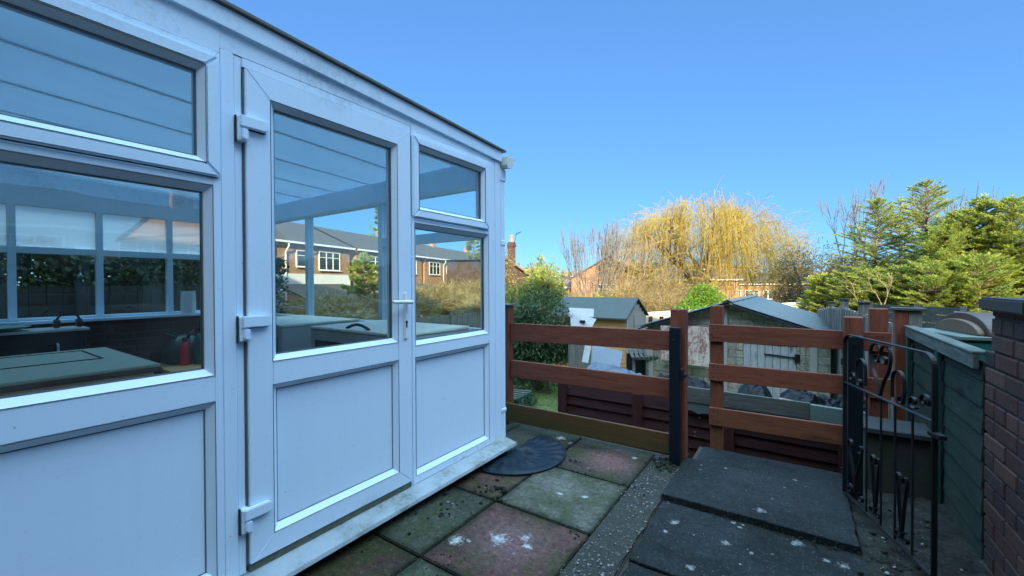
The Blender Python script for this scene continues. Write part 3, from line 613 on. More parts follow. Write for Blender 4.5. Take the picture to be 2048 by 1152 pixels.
def bowl(x, y, z, r):
    b = MB(); b.lathe([(r*.3, 0), (r*.75, .012), (r, .035), (r*.97, .037), (r*.7, .018), (.001, .008)], (x, y, z), 24); return b
tag(bowl(-5.42, .42, .926, .20).build('tray', simple('green_tray', (.12, .30, .24), .4), smooth=True), 'shallow green round tray lying on the long dark cabinet', 'tray')
t = thing('headphones', (-5.42, .84, .926), 'black headphones lying on the end of the long dark cabinet', 'headphones')
q = MB(); q.tube([(-5.42+.02*math.sin(a), .84+.075*math.cos(a), .97+.09*math.sin(a)) for a in [math.pi*i/12 for i in range(13)]], .009, 8); q.build('headband', M['dark'], t, smooth=True)
for s_ in (-1, 1): q = MB(); q.tube([(-5.42, .84+s_*.05, .965), (-5.42, .84+s_*.088, .965)], [.036, .04], 14); q.build('ear_cup', M['dark'], t, bevel=.004)
q = MB(); q.lathe([(.058, 0), (.066, .01), (.070, .07), (.060, .16), (.064, .235), (.070, .25), (.064, .25), (.055, .2), (.05, .02)], (-5.70, 1.83, .986), 28)
for i in range(10):
    a0 = 6.283*i/10; q.tube([(-5.70+(.068)*math.cos(a0+1.2*s_/8), 1.83+.068*math.sin(a0+1.2*s_/8), .996+.026*s_) for s_ in range(9)], .0035, 5)
tag(q.build('vase', M['white'], smooth=True), 'tall white vase with diagonal ribs standing on the far window ledge', 'vase')
# bench of bottles and toys seen near the door jamb
t = thing('low_table', (-5.2, 2.0, .085), 'low wooden shelf table under the garden window holding bottles', 'table')
q = MB(); q.box(-5.66, -4.80, 1.45, 2.45, .44, .47); q.build('top', M['deskwood'], t, bevel=.004)
for x in (-5.62, -4.84):
    for y in (1.59, 2.41): q = MB(); q.box(x-.02, x+.02, y-.02, y+.02, .085, .44); q.build('leg', M['deskwood'], t)
for (x, y, r, h_, col, lab, nm) in ((-5.27, 1.655, .042, .28, (.75, .04, .03), 'red plastic bottle beside the dark green canister', 'bottle'), (-5.24, 1.80, .072, .38, (.02, .16, .12), 'dark green canister between the red and yellow things', 'canister')):
    t = thing(nm, (x, y, .471), lab, nm); c_ = simple(nm+'_plastic', col, .35, .1)
    q = MB(); q.lathe([(r*.9, .0), (r, .012), (r, h_*.68), (r*.8, h_*.78), (r*.42, h_*.84), (r*.42, h_*.9)], (x, y, .471), 20); q.build('body', c_, t, smooth=True)
    q = MB(); q.lathe([(r*.5, h_*.9), (r*.5, h_), (r*.4, h_*1.02)], (x, y, .471), 16); q.build('cap', M['dark'], t, smooth=True)
t = thing('toy_digger', (-5.13, 1.88, .471), 'yellow toy digger beside the dark green canister', 'toy'); yl = simple('yellow_plastic', (.85, .62, .04), .4); TX, TY = -.21, -.22
q = MB(); q.box(-5.0+TX, -4.84+TX, 2.03+TY, 2.17+TY, .50, .57); q.box(-4.97+TX, -4.88+TX, 2.05+TY, 2.15+TY, .571, .68); q.build('cab', yl, t, bevel=.01, seg=2)
q = MB(); q.bar((-4.90+TX, 2.10+TY, .66), (-4.86+TX, 2.03+TY, .80), .025, .025); q.bar((-4.86+TX, 2.03+TY, .80), (-4.84+TX, 2.12+TY, .84), .022, .022); q.box(-4.88+TX, -4.80+TX, 2.10+TY, 2.17+TY, .80, .86); q.build('arm', yl, t, bevel=.004)
for y in (2.03, 2.17): q = MB(); q.box(-5.01+TX, -4.83+TX, y+TY-.02, y+TY+.02, .471, .515); q.build('track', M['dark'], t, bevel=.015, seg=2)
q = MB()
for i in range(5):
    a = i*1.2; q.tube([(-5.46, 1.72, .47), (-5.46+.1*math.cos(a), 1.72+.1*math.sin(a), .76), (-5.46+.18*math.cos(a), 1.72+.18*math.sin(a), .80)], [.02, .016, .008], 6)
q.lathe([(.16, .0), (.19, .02), (.2, .12), (.17, .2), (.1, .27), (.03, .3)], (-5.46, 1.72, .471), 22)
tag(q.build('watering_can', simple('dark_green_can', (.02, .07, .06), .4), smooth=True), 'rounded dark green watering can below the white vase', 'watering can')
def cabinet(x0, x1, y0, y1, zt, lab):
    t = thing('storage_cabinet', ((x0+x1)/2, (y0+y1)/2, .085), lab, 'cabinet', 'cream topped cabinets below the garden window')
    q = MB(); q.box(x0, x1, y0, y1, .09, zt-.02); q.build('body', M['cabside'], t, bevel=.006)
    q = MB(); q.box(x0-.008, x1+.008, y0-.008, y1+.006, zt-.0195, zt); q.build('top', M['cabtop'], t, bevel=.005, seg=2)
    q = MB(); q.box(x0+.07, x1-.07, y0-.008, y0-.001, .2, zt-.10); q.build('door', M['dark'], t)
    xm = (x0+x1)/2; q = MB(); q.tube([(xm-.13+.26*i/10, y0+.05, zt+.002+.032*math.sin(math.pi*i/10)) for i in range(11)], .011, 8); q.build('handle', M['dark'], t, smooth=True)
cabinet(-4.42, -3.42, 1.72, 2.44, .975, 'cream topped cabinet, the left one of two seen through the door glass')
cabinet(-3.10, -2.06, 1.78, 2.44, .98, 'cream topped cabinet nearest the corner, the right one of two seen through the glass')
# ------------------------------------------------------------------ door mat
t = MB(); c0 = Vector((-1.80, 2.66)); mp = []
A, B, C_, D = Vector((-1.775, 2.245)), Vector((-1.80, 3.03)), Vector((-1.42, 2.84)), Vector((-1.46, 2.29))
def matpt(a, r):         # half ellipse, straight side by the sill
    return Vector((-1.79+r*.40*math.sin(a)+.0, 2.65-r*.41*math.cos(a)))
na, nr = 60, 22; V = []; F_ = []
for j in range(nr+1):
    for i in range(na+1):
        a = math.pi*i/na; r = j/nr; p = matpt(a, r)
        rid = .0075*math.sin(a*26+2.0*math.sin(r*5))*(r > .2)*(r < .97)*(.5+.5*math.sin(r*9+a*3))+.004*math.sin(r*14+2*math.sin(a*4))*(r < .9)
        V.append((p.x, p.y, .020+rid+.004*math.sin(a*3))) if j < nr else V.append((p.x, p.y, .013))
for j in range(nr):
    for i in range(na): q = j*(na+1)+i; F_.append((q, q+1, q+na+2, q+na+1))
t.add(V, F_); n0 = nr*(na+1); low = [(V[n0+i][0], V[n0+i][1], .001) for i in range(na+1)]
t.add([V[n0+i] for i in range(na+1)]+low, [(i, i+1, na+2+i, na+1+i) for i in range(na)])
t.add([(-1.79, 2.24, .018), (-1.79, 3.06, .018), (-1.79, 3.06, .001), (-1.79, 2.24, .001)], [(0,1,2,3)])
mat_rub = simple('wet_rubber', (.008, .018, .027), .38, .4, 14, bump=.6, spec=.18)
tag(t.build('doormat', mat_rub, smooth=True), 'half-round blue-black rubber mat with ridges beside the conservatory sill', 'doormat')

# ------------------------------------------------------------------ ranch fences
def board(mb, x0, x1, y, th, za0, za1, zb0, zb1):     # board whose ends differ a little in height
    mb.add([(x0,y,za0),(x1,y,zb0),(x1,y+th,zb0),(x0,y+th,za0),(x0,y,za1),(x1,y,zb1),(x1,y+th,zb1),(x0,y+th,za1)],
        [(0,3,2,1),(4,5,6,7),(0,1,5,4),(1,2,6,5),(2,3,7,6),(3,0,4,7)])
t = thing('ranch_fence', (-1.5, 3.2, 0), 'red-brown three rail wooden fence between the conservatory corner and the black latch post', 'fence', 'red-brown ranch fences')
for (x0, a, b, c_, d, y) in ((-2.193, .771, .935, .801, .948, 3.19), (-2.193, .432, .589, .447, .591, 3.19), (-2.33, .034, .201, .053, .203, 3.13)):
    q = MB(); board(q, x0, -.72 if y > 3.15 else -.735, y, .026, a, b, c_, d); q.build('rail', M['brown_x' if y > 3.15 else 'brown_low'], t, bevel=.003)
for (x, z, y) in [(-.705+dx, zz+dz, 3.19) for zz in (.87, .52) for dx in (-.055,) for dz in (-.04, .04)]+[(-2.24, zz, 3.13) for zz in (.08, .16)]:
    q = MB(); q.tube([(x, y-.0015, z), (x, y+.003, z)], .0055, 8); q.build('screw', M['iron'], t)
q = MB(); q.box(-2.29, -2.195, 3.16, 3.25, -.05, 1.10); q.build('post', M['brown_z'], t, bevel=.004)
q = MB(); q.box(-2.34, -2.18, 3.13, 3.28, 1.101, 1.112); q.build('post_cap', M['corr'], t)
q = MB(); q.box(-.762, -.655, 3.218, 3.31, -.08, 1.108); q.build('post', M['brown_z'], t, bevel=.005)
t = thing('ranch_fence', (-.02, 3.98, -.12), 'red-brown three rail wooden fence across the lower step by the iron gate', 'fence', 'red-brown ranch fences')
for (a, b, c_, d) in ((.792, .942, .800, .938), (.452, .600, .462, .606), (.062, .216, .080, .228)):
    q = MB(); board(q, -.612, .577, 3.955, .025, a, b, c_, d); q.build('rail', M['brown_x'], t, bevel=.003)
for (x, z) in [(xx, zz+dz) for xx in (-.575, -.54, .50, .53) for zz in ((.87, .53, .145) if xx < 0 else (.87,)) for dz in (-.04, .04)]:
    q = MB(); q.tube([(x, 3.9535, z), (x, 3.958, z)], .0055, 8); q.build('screw', M['iron'], t)
for (x0, x1, ya, yb, zt) in ((-.607, -.508, 3.982, 4.07, 1.103), (.306, .415, 3.86, 3.953, 1.05), (.462, .566, 3.982, 4.07, 1.11)):
    q = MB(); q.box(x0, x1, ya, yb, -.7 if ya > 3.9 else -.16, zt); q.build('post', M['brown_z'], t, bevel=.005)

# ------------------------------------------------------------------ gate posts and wrought iron gate
t = thing('gate_post', (-.715, 3.14, -.03), 'square black post with a latch plate fixed against the red-brown fence', 'post')
q = MB(); q.box(-.742, -.668, 3.095, 3.165, -.06, .985); q.build('post', M['black'], t, bevel=.004)
q = MB(); q.box(-.667, -.650, 3.10, 3.16, .60, .69); q.tube([(-.648, 3.13, .645), (-.628, 3.13, .645)], .016, 8); q.build('latch_keeper', M['iron'], t, bevel=.002)
q = MB(); q.tube([(-.712, 3.0945, .90), (-.712, 3.088, .90)], .009, 10); q.build('bolt', M['pebble'], t)
g0 = onp(1, 3.17, 1689, 985); T0 = (g0-Vector((0, 0, CAM_H))).dot(_F); g1 = dist(1869, 900, T0*.706); GZT, GZB = CAM_H-.100*T0*1.235, g0.z
g0 = Vector((g0.x, g0.y, 0)); g1 = Vector((g1.x, g1.y, 0)); gd = (g1-g0); GL = gd.length; gd.normalize(); gn = Vector((-gd.y, gd.x, 0))
GZT = dist(1700, 669, T0*.985).z; zm = dist(1690, 763, T0).z
gate = thing('iron_gate', (g0.x, g0.y, GZB), 'open black wrought iron gate with a heart scroll and thin bars', 'gate')
def G(u, z): return Vector((g0.x+gd.x*u, g0.y+gd.y*u, z))
def ux(x):                                            # distance along the gate under a photo column
    lo, hi = -.1, GL+.2
    for _ in range(40):
        m = (lo+hi)/2; d = G(m, .5)-Vector((0, 0, CAM_H))
        if 1024+_f*d.dot(_Rv)/d.dot(_F) < x: lo = m
        else: hi = m
    return lo
rc = .055; pts = [G(0, GZB), G(0, GZT-rc)]
pts += [G(rc-rc*math.cos(a), GZT-rc+rc*math.sin(a)) for a in [math.pi/2*i/6 for i in range(1, 7)]]
pts += [G(GL-rc+rc*math.sin(a), GZT-rc+rc*math.cos(a)) for a in [math.pi/2*i/6 for i in range(0, 7)]]+[G(GL, GZB)]
q = MB(); q.strip(pts, gn, .021, .008); q.strip([G(.004, GZB+.006), G(GL-.004, GZB+.006)], gn, .022, .007); q.strip([G(.004, zm), G(GL-.004, zm)], gn, .022, .006); q.build('frame', M['iron'], gate, bevel=.001)
for x in (1733, 1762, 1790, 1825):
    q = MB(); u = ux(x); q.tube([G(u, GZB+.012), G(u, zm-.005)], .005, 6); q.build('bar', M['iron'], gate)
def cat(ps, n=7):
    ps = [ps[0]]+list(ps)+[ps[-1]]; out = []
    for i in range(1, len(ps)-2):
        p0, p1, p2, p3 = ps[i-1:i+3]
        for k_ in range(n):
            s_ = k_/n; out.append(tuple(.5*((2*b)+(-a+c_)*s_+(2*a-5*b+4*c_-d)*s_*s_+(-a+3*b-3*c_+d)*s_**3) for a, b, c_, d in zip(p0, p1, p2, p3)))
    return out+[ps[-2]]
def scroll(ps, name='scroll'):
    q = MB(); q.strip([G(a, b) for a, b in cat(ps)], gn, .015, .0045); return q.build(name, M['iron'], gate)
def volute(cx, cz, r, a0, turns, sgn=1, n=12):        # spiral from the outside in
    return [(cx+r*(1-.72*i/n)*math.cos(a0+sgn*turns*6.283*i/n), cz+r*(1-.72*i/n)*math.sin(a0+sgn*turns*6.283*i/n)) for i in range(n+1)]
hu = ux(1760); hz0, hz1 = zm+.01, GZT-.012; H_ = hz1-hz0; hwid = .088
for s_ in (-1, 1):
    scroll([(hu, hz0), (hu+s_*.03, hz0+.10*H_/.35), (hu+s_*.068, hz0+H_*.5), (hu+s_*hwid, hz0+H_*.74), (hu+s_*.078, hz0+H_*.92), (hu+s_*.047, hz0+H_*.995), (hu+s_*.012, hz0+H_*.93), (hu+s_*.003, hz0+H_*.78), (hu+s_*.022, hz0+H_*.64), (hu+s_*.046, hz0+H_*.66), (hu+s_*.05, hz0+H_*.75), (hu+s_*.034, hz0+H_*.78)], 'heart_scroll')
for (uc, s_) in ((ux(1722), 1), (ux(1796), -1)):      # arched scrolls either side of the heart
    scroll([(uc+s_*.045, zm+.03)]+[(uc+s_*.045*math.cos(a), zm+.12+.05*math.sin(a)) for a in (0, .8, 1.57, 2.3, 3.14)]+[(uc-s_*.045, zm+.06), (uc-s_*.03, zm+.018), (uc-s_*.008, zm+.022), (uc-s_*.006, zm+.045), (uc-s_*.022, zm+.05)])
for x, s_, dz in ((1704, 1, .045), (1826, -1, .05), (1848, 1, .075)): scroll(volute(ux(x), zm+dz, .034, -.5, 1.15, s_))
for (xa, xb) in ((1700, 1722), (1745, 1757), (1796, 1812)):   # S scrolls near the foot
    ua, ub = ux(xa), ux(xb); mu = (ua+ub)/2
    for s_, uu in ((-1, ua), (1, ub)):
        scroll([(mu, GZB+.05), (mu+s_*.012, GZB+.15), (uu, GZB+.27), (uu+s_*.010, GZB+.32), (uu+s_*.002, GZB+.345), (uu-s_*.018, GZB+.335), (uu-s_*.022, GZB+.31), (uu-s_*.010, GZB+.30)])
        scroll(volute(uu, GZB+.055, .03, 1.57, 1.1, s_))
for z in (GZB+.12, GZT-.17): q = MB(); q.tube([G(-.022, z-.02), G(-.022, z+.02)], .011, 8); q.tube([G(-.022, z), G(0, z)], .007, 6); q.build('hinge', M['iron'], gate)
q = MB(); q.bar(G(GL-.02, zm-.05), G(GL+.05, zm-.05), .03, .02); q.build('latch', M['iron'], gate, bevel=.002)
t = thing('gate_post', (.345, 3.22, -.02), 'square black post carrying the hinges of the iron gate', 'post')
q = MB(); a = onp(1, 3.2, 1696, 672); b = onp(1, 3.2, 1727, 672); q.box(a.x, b.x, 3.19, 3.26, -.06, a.z); q.build('post', M['black'], t, bevel=.004)
q = MB(); q.tube([((a.x+b.x)/2, 3.189, a.z-.05), ((a.x+b.x)/2, 3.182, a.z-.05)], .009, 10); q.build('bolt', M['black'], t)

# ------------------------------------------------------------------ pebble-dashed block wall behind the gate
q = MB(); q.box(.385, .700, 3.50, 3.72, -.5, .335); tag(q.build('concrete_block', simple('pebble_dash', (.034, .036, .022), .95, .6, 26, bump=.9), bevel=.012, seg=2), 'rough mossy pebble-dashed concrete block behind the open iron gate', 'concrete block')
q = MB(); q.box(.37, .715, 3.46, 3.76, .338, .375); tag(q.build('coping_slab', M['coping'], bevel=.006), 'flat grey slab lying on the pebble-dashed block', 'slab')
# ------------------------------------------------------------------ green board fence and its end post
t = thing('green_fence', (.74, 3.5, 0), 'green painted board fence panel with a weathered grey capping rail', 'fence')
q = MB(); z = -.03; i = 0
while z < .88:
    h_ = .15; zz = min(z+h_, .93)
    q.add([(.718,2.80,z),(.727,2.80,zz),(.744,2.80,zz),(.744,2.80,z),(.718,4.2,z+.004),(.727,4.2,zz+.004),(.744,4.2,zz+.004),(.744,4.2,z+.004)], [(0,1,2,3),(4,7,6,5),(0,4,5,1),(1,5,6,2),(2,6,7,3),(3,7,4,0)]); z += .125; i += 1
q.build('boards', M['green_y'], t)
for y in (3.38, 4.13): q = MB(); q.box(.688, .711, y, y+.045, -.05, .91); q.build('batten', wood_mat('green_batten', (.012, .05, .045), (.03, .10, .08), 'Z', .7), t, bevel=.003)
q = MB(); q.box(.690, .712, 2.80, 4.22, .895, .962); q.build('rail', M['capgrey_y'], t, bevel=.003)
q = MB(); q.box(.686, .750, 2.80, 4.23, .9635, .979); q.build('capping', M['capgrey_y'], t, bevel=.004)
t = thing('fence_post', (.71, 4.28, -.5), 'thick capped post, half red-brown and half grey, at the far end of the green fence', 'post')
q = MB(); q.box(.640, .712, 4.24, 4.33, -.6, 1.085); q.build('front_post', M['brown_z'], t, bevel=.004)
q = MB(); q.box(.7135, .79, 4.25, 4.34, -.6, 1.082); q.build('grey_post', M['grey_z'], t, bevel=.004)
q = MB(); q.box(.622, .808, 4.225, 4.355, 1.087, 1.108); q.build('post_cap', M['grey_x'], t, bevel=.003)
# ------------------------------------------------------------------ brick boundary wall: laid bricks in a mortar core
t = thing('brick_wall', (.85, .8, 0), 'dark purple-brown brick boundary wall with a slate coping at the right edge', 'wall')
k = NT('laid_brick'); r_ = ramp_island(k); c = k.ramp(r_, [(0, (.032,.022,.023)), (.3, (.072,.031,.024)), (.55, (.045,.027,.025)), (.8, (.082,.040,.030)), (1, (.10,.054,.040))])
n = k.noise(k.wpos(), 30, 6, .7); c = k.mix(k.ramp(n, [(.6, 0), (.75, .5)]), c, (.10, .098, .088)); k.bump(n, .008, .9); M['laid'] = k.done(c, .85, .3)
q = MB(); z = -.05; row = 0
while z < 1.16:
    ye = 2.765 if z < .93 else 2.69
    y = ye-(.1125 if row % 2 else 0); q_first = True
    if row % 2: q.box(.7200, .9350, ye-.1025, ye, z, z+.065)
    while y > -1.25:
        l = .215 if row % 5 else .1025
        q.box(.720+random.uniform(-.0025, .0025), .8225, y-l, y, z, z+.065); q.box(.8325, .935, y-l, y, z, z+.065); y -= l+.01
    z += .075; row += 1
q.build('brickwork', M['laid'], t, bevel=.004)
q = MB(); q.box(.727, .928, -1.25, 2.757, -.05, .98); q.box(.727, .928, -1.25, 2.68, .981, 1.165); q.build('mortar', simple('mortar', (.038, .035, .033), .95, .3, 30), t)
q = MB(); y = 2.735
while y > -1.2: q.box(.690, .965, y-.445, y, 1.175, 1.232); y -= .45
q.build('coping', M['coping'], t, bevel=.008, seg=2)

# ------------------------------------------------------------------ dark red board fence below the patio
t = thing('board_fence', (-1, 4.7, GZ), 'dark red lapped board fence on the lower ground behind the ranch fence', 'fence')
q = MB(); z = GZ; 
while z < .0:
    zt = min(z+.15, .05 if z > -.16 else 9)
    q.add([(-2.46,4.672,z),(-2.46,4.706,zt),(-2.46,4.72,zt),(-2.46,4.72,z),(.62,4.672,z),(.62,4.706,zt),(.62,4.72,zt),(.62,4.72,z)], [(0,1,2,3),(4,7,6,5),(0,4,5,1),(1,5,6,2),(2,6,7,3),(3,7,4,0)]); z += .118
q.build('boards', M['redbrown_x'], t)
for x in (-2.46, -1.515, -.60, .33): q = MB(); q.box(x, x+.11, 4.635, 4.670, GZ, .055 if x < -1 else -.04); q.build('post', wood_mat('dark_red_post', (.035, .008, .009), (.06, .016, .014), 'Z', .75), t, bevel=.003)
q = MB(); board(q, -1.0, .13, 4.62, .03, .055, .215, .055, .205); tag(q.build('grey_board', M['grey_x'], bevel=.003), 'long smooth grey-green board laid along the top of the dark red fence', 'board')
q = MB(); q.add([], [])
P = []; n = 30
for i in range(n+1):
    x = -1.0+1.13*i/n; P.append((x, .052)); 
for i in range(n, -1, -1):
    x = -1.0+1.13*i/n; P.append((x, -.04+.012*math.sin(i*.9)+.008*math.sin(i*2.3)))
q.prism(P, .015, o=(0, 4.63, 0)); tag(q.build('felt_strip', M['felt']), 'ragged grey felt strip hanging under the long grey board', 'roofing felt')
q = MB(); P = [(.125, .20), (.56, .188), (.56, .03), (.125, .05)]
q.prism(P, .04, o=(0, 4.60, 0)); tag(q.build('mossy_board', simple('mossy_felt', (.10, .15, .135), .95, .3, 5, bump=.6), bevel=.006), 'mossy green board end right of the long grey board', 'board')
# heap of soil and sheeting behind that fence
def cloth(name, x0, x1, y0, y1, zf, mat, lab, cat, n=34, th=.008):
    V = []; F_ = []
    for j in range(n+1):
        for i in range(n+1):
            x = x0+(x1-x0)*i/n; y = y0+(y1-y0)*j/n; V.append((x, y, zf(i/n, j/n)))
    for j in range(n):
        for i in range(n): q_ = j*(n+1)+i; F_.append((q_, q_+1, q_+n+2, q_+n+1))
    b = MB(); b.add(V, F_); o = b.build(name, mat, smooth=True)
    m = o.modifiers.new('s', 'SOLIDIFY'); m.thickness = th; return tag(o, lab, cat)
ns = [(random.uniform(-9, 9), random.uniform(-9, 9), random.uniform(0, 6)) for _ in range(7)]
def wr(u, v, s_=1): return sum(math.sin(a*u*s_+b*v*s_+c_)/(1+.1*abs(a*b)) for a, b, c_ in ns)/5
q = MB(); q.box(-2.3, .6, 4.74, 5.95, GZ, -.1); q.box(-2.4, -2.3, 4.74, 5.95, GZ, -.02); tag(q.build('soil_bed', M['soil'], bevel=.02), 'raised bed of dark soil behind the dark red fence', 'raised bed')
ns2 = dict(a=1)
def fold(u, v, k_, a):
    r = 0
    for (p, q_, c_) in [(3.1, 7.3, .4), (8.7, -4.1, 1.9), (-5.9, 11.3, 3.1), (14.1, 9.7, .2), (-17.3, 12.9, 2.2), (23.0, -19.0, 4.0)]:
        r += (1-abs(math.sin((p*u+q_*v)*k_+c_+1.3*math.sin(4*v*k_+p))))**2.2/(1+.05*(abs(p)+abs(q_)))
    return a*r
edge = lambda u, v: (max(0, math.sin(math.pi*min(1, max(0, u))))*max(0, math.sin(math.pi*min(1, max(0, v)))))**.45
cloth('plastic_sheet', -.52, -.20, 4.95, 5.5, lambda u, v: .0+.20*edge(u, v)+fold(u, v, .6, .035)*edge(u, v), M['plastic'], 'crumpled black plastic sack left of the gap behind the long grey board', 'plastic sheet', 60)
cloth('plastic_sheet', -.12, .66, 4.85, 5.6, lambda u, v: -.02+.22*edge(u*.9+.08, v)*(.7+.3*math.sin(u*7+1))+fold(u, v, 1.1, .05)*edge(u, v), M['plastic'], 'shiny crumpled black plastic sheet on the heap nearest the iron gate', 'plastic sheet', 90)
cloth('plastic_sheet', -1.55, -.75, 5.0, 5.6, lambda u, v: -.03+.15*edge(u, v)+fold(u, v, 1.2, .045)*edge(u, v), M['plastic'], 'dark blue-black plastic sheet behind the black latch post', 'plastic sheet', 80)
cloth('plastic_sheet', -2.40, -1.62, 5.12, 5.65, lambda u, v: .0+.20*edge(u**.7, v)*(1-.45*u)+fold(u, v, .8, .03), M['bluesheet'], 'pale blue plastic sheet draped over the end of the white plank', 'plastic sheet', 70)
q = MB(); board(q, -2.62, -1.35, 5.05, .12, .02, .085, .02, .075); tag(q.build('plank', M['whitewood'], bevel=.003), 'pale plank lying along the heap above the dark red fence', 'plank')
q = MB(); q.obox((-.02, 4.84, .10), (.10, 0, -.01), (0, .06, 0), (0, .004, .05)); tag(q.build('brick_offcut', simple('pale_brick', (.24, .18, .16), .9), bevel=.006), 'pale block lying beside the shiny black sheet', 'block')

# ------------------------------------------------------------------ bench on the lawn
t = thing('garden_bench', (-5.0, 7.0, GZ+.03), 'low slatted garden bench with green scrolled iron ends on the lawn', 'bench')
bz = GZ+.45+.03
p00 = Vector(onp(2, bz+.09, 1062, 783)); p10 = Vector(onp(2, bz+.09, 1034, 797)); dx = Vector((-.86, -.2, 0)).normalized()
for i in range(5):
    a = p00.lerp(p10, i/4); q = MB(); q.bar((a.x, a.y, bz+.09), (a.x+dx.x*1.2, a.y+dx.y*1.2, bz+.09), .05, .02); q.build('slat', M['grey_x'], t)
irn = simple('green_iron', (.01, .07, .06), .4)
for sgn, o_ in ((0, 0), (1, 1.1)):
    a = p00+dx*o_; b = p10+dx*o_; q = MB(); L_ = (b-a); nn = dx
    def E_(u, z): return Vector((a.x+L_.x*u, a.y+L_.y*u, bz+.075+z))
    q.strip([E_(-.05, 0), E_(1.05, 0)], nn, .03, .03)
    for s_ in (0, 1):
        q.strip([E_(*p) for p in cat([(s_*.9+.05, 0), (s_*.9+.15-.2*s_, -.12), (s_*.95+.02, -.25), (s_*1.1-.05, -.42), (s_*1.2-.1, -.50)])], nn, .025, .03)
        q.strip([E_(*p) for p in cat([(.5, -.03), (.35+.3*s_, -.12), (.5-.15+.3*s_, -.22), (.15+.7*s_, -.28)])], nn, .02, .025)
    q.build('bench_end', irn, t)

# ------------------------------------------------------------------ garden shed
def frame(loc, rz): 
    c_, s_ = math.cos(rz), math.sin(rz)
    return lambda x, y, z: (loc[0]+c_*x-s_*y, loc[1]+s_*x+c_*y, loc[2]+z)
SA = R(34.2-36); sc0 = Vector((-4.02, 11.78, GZ)); t = thing('garden_shed', sc0, 'wooden garden shed with a green felt roof and grey gable door', 'shed', rz=R(34.2)-R(36))
# local: x along the long side towards the left is negative, y into depth along the gable
sw, sl_ = 1.75, 2.4; ze, zr_ = 1.82, 2.30
q = MB(); z = 0
while z < ze-.02:
    zt = min(z+.12, ze); q.add([(-sl_,0-.012,z),(-sl_,.0,zt),(-sl_,.03,zt),(-sl_,.03,z),(0,-.012,z),(0,0,zt),(0,.03,zt),(0,.03,z)], [(0,1,2,3),(4,7,6,5),(0,4,5,1),(1,5,6,2),(2,6,7,3),(3,7,4,0)]); z += .12
q.build('side_wall', M['shedwood'], t, world=False)
q = MB(); z = 0; yw = [(.0, sw)]
for i in range(19):
    z0_, z1_ = i*.12, i*.12+.118
    if z0_ > zr_-.1: break
    e0 = max(0, (z1_-ze)/(zr_-ze))*sw/2 if z1_ > ze else 0
    q.box(-.03, .006+.004*(i % 2), e0, sw-e0, z0_, z1_)
q.build('gable_wall', M['shedgrey'], t, world=False)
q = MB(); q.box(-sl_, -.04, sw-.03, sw, 0, ze); q.box(-sl_, -sl_+.03, 0.03, sw-.04, 0, ze); q.build('rear_wall', M['shedwood'], t, world=False)
q = MB()
for i in range(5): q.box(.012, .03, .62+i*.145, .62+i*.145+.14, .1, 1.86)
d_ = q.build('door', M['shedgrey'], t, world=False); q = MB(); q.box(.031, .04, .65, 1.3, .35, .42); q.box(.031, .04, .65, 1.3, 1.5, 1.57); q.build('door_ledge', M['shedgrey'], d_, world=False)
q = MB(); q.box(.012, .035, 0, .06, 0, ze); q.build('corner_trim', M['whitewood'], t, world=False)
q = MB(); q.bar((.03, -.1, ze-.04), (.03, sw/2, zr_+.035), .02, .09, up=(1, 0, 0)); q.bar((.03, sw+.1, ze-.04), (.03, sw/2, zr_+.035), .02, .09, up=(1, 0, 0)); q.build('bargeboard', M['grey_x'], t, world=False)
for s_ in (0, 1):
    y0_, y1_ = (-.13, sw/2) if s_ == 0 else (sw+.13, sw/2); q = MB()
    q.add([(-sl_-.1,y0_,ze-.07),(.06,y0_,ze-.07),(.06,y1_,zr_+.02),(-sl_-.1,y1_,zr_+.02),(-sl_-.1,y0_,ze-.03),(.06,y0_,ze-.03),(.06,y1_,zr_+.06),(-sl_-.1,y1_,zr_+.06)], [(0,3,2,1),(4,5,6,7),(0,1,5,4),(1,2,6,5),(2,3,7,6),(3,0,4,7)])
    q.build('roof', M['felt'], t, world=False)

# ------------------------------------------------------------------ leaning panels, hutch
def quadslab(name, px, th, mat, lab, cat, parent=None):
    P = [dist(*p) for p in px]; n = (P[1]-P[0]).cross(P[3]-P[0]).normalized()*th; q = MB()
    q.add(P+[p+n for p in P], [(0,1,2,3),(7,6,5,4),(0,4,5,1),(1,5,6,2),(2,6,7,3),(3,7,4,0)]); o = q.build(name, mat, parent, bevel=.004); return tag(o, lab, cat) if lab else o
quadslab('white_panel', [(1138,615,10.6), (1188,617.5,10.6), (1187,634,10.4), (1138,632,10.4)], .03, M['whitewood'], 'upper white board leaning beside the shed', 'board')
quadslab('white_panel', [(1140,622,9.9), (1193,638,9.9), (1184,654,9.7), (1142,652,9.7)], .03, M['whitewood'], 'lower tilted white board with a dark box on it beside the dark bush', 'board')
q = MB(); c_ = dist(1165, 643, 9.75); q.obox(c_, (.06, 0, 0), (0, .04, 0), (0, 0, .03)); tag(q.build('small_box', M['dark'], bevel=.006), 'small dark box lying on the lower white board', 'box')
for i, y in enumerate((646, 650)): pass
q = MB(); c_ = dist(1168, 654, 9.6); q.obox((c_.x-.12, c_.y, -.72), (.22, .12, 0), (-.12, .22, 0), (0, 0, .86)); tag(q.build('timber_stack', M['grey_z'], bevel=.01), 'weathered timber crate carrying the white boards beside the bush', 'crate')
quadslab('mirror_pane', [(1186,690,8.6), (1246,702,8.9), (1240,736,8.6), (1182,733,8.3)], .02, simple('silver_sheet', (.22, .26, .30), .35, .2, 4), 'silvery blue pane leaning in front of the shed', 'pane')
quadslab('door_frame_board', [(1172,680,8.4), (1185,682,8.4), (1176,727,8.2), (1164,724,8.2)], .04, M['whitewood'], 'narrow cream painted board standing left of the silvery pane', 'board')
hutch = thing('hutch', dist(1290, 745, 9.3), 'small wooden hutch with a slatted roof beside the garage', 'hutch'); hl = dist(1266, 712, 9.3)
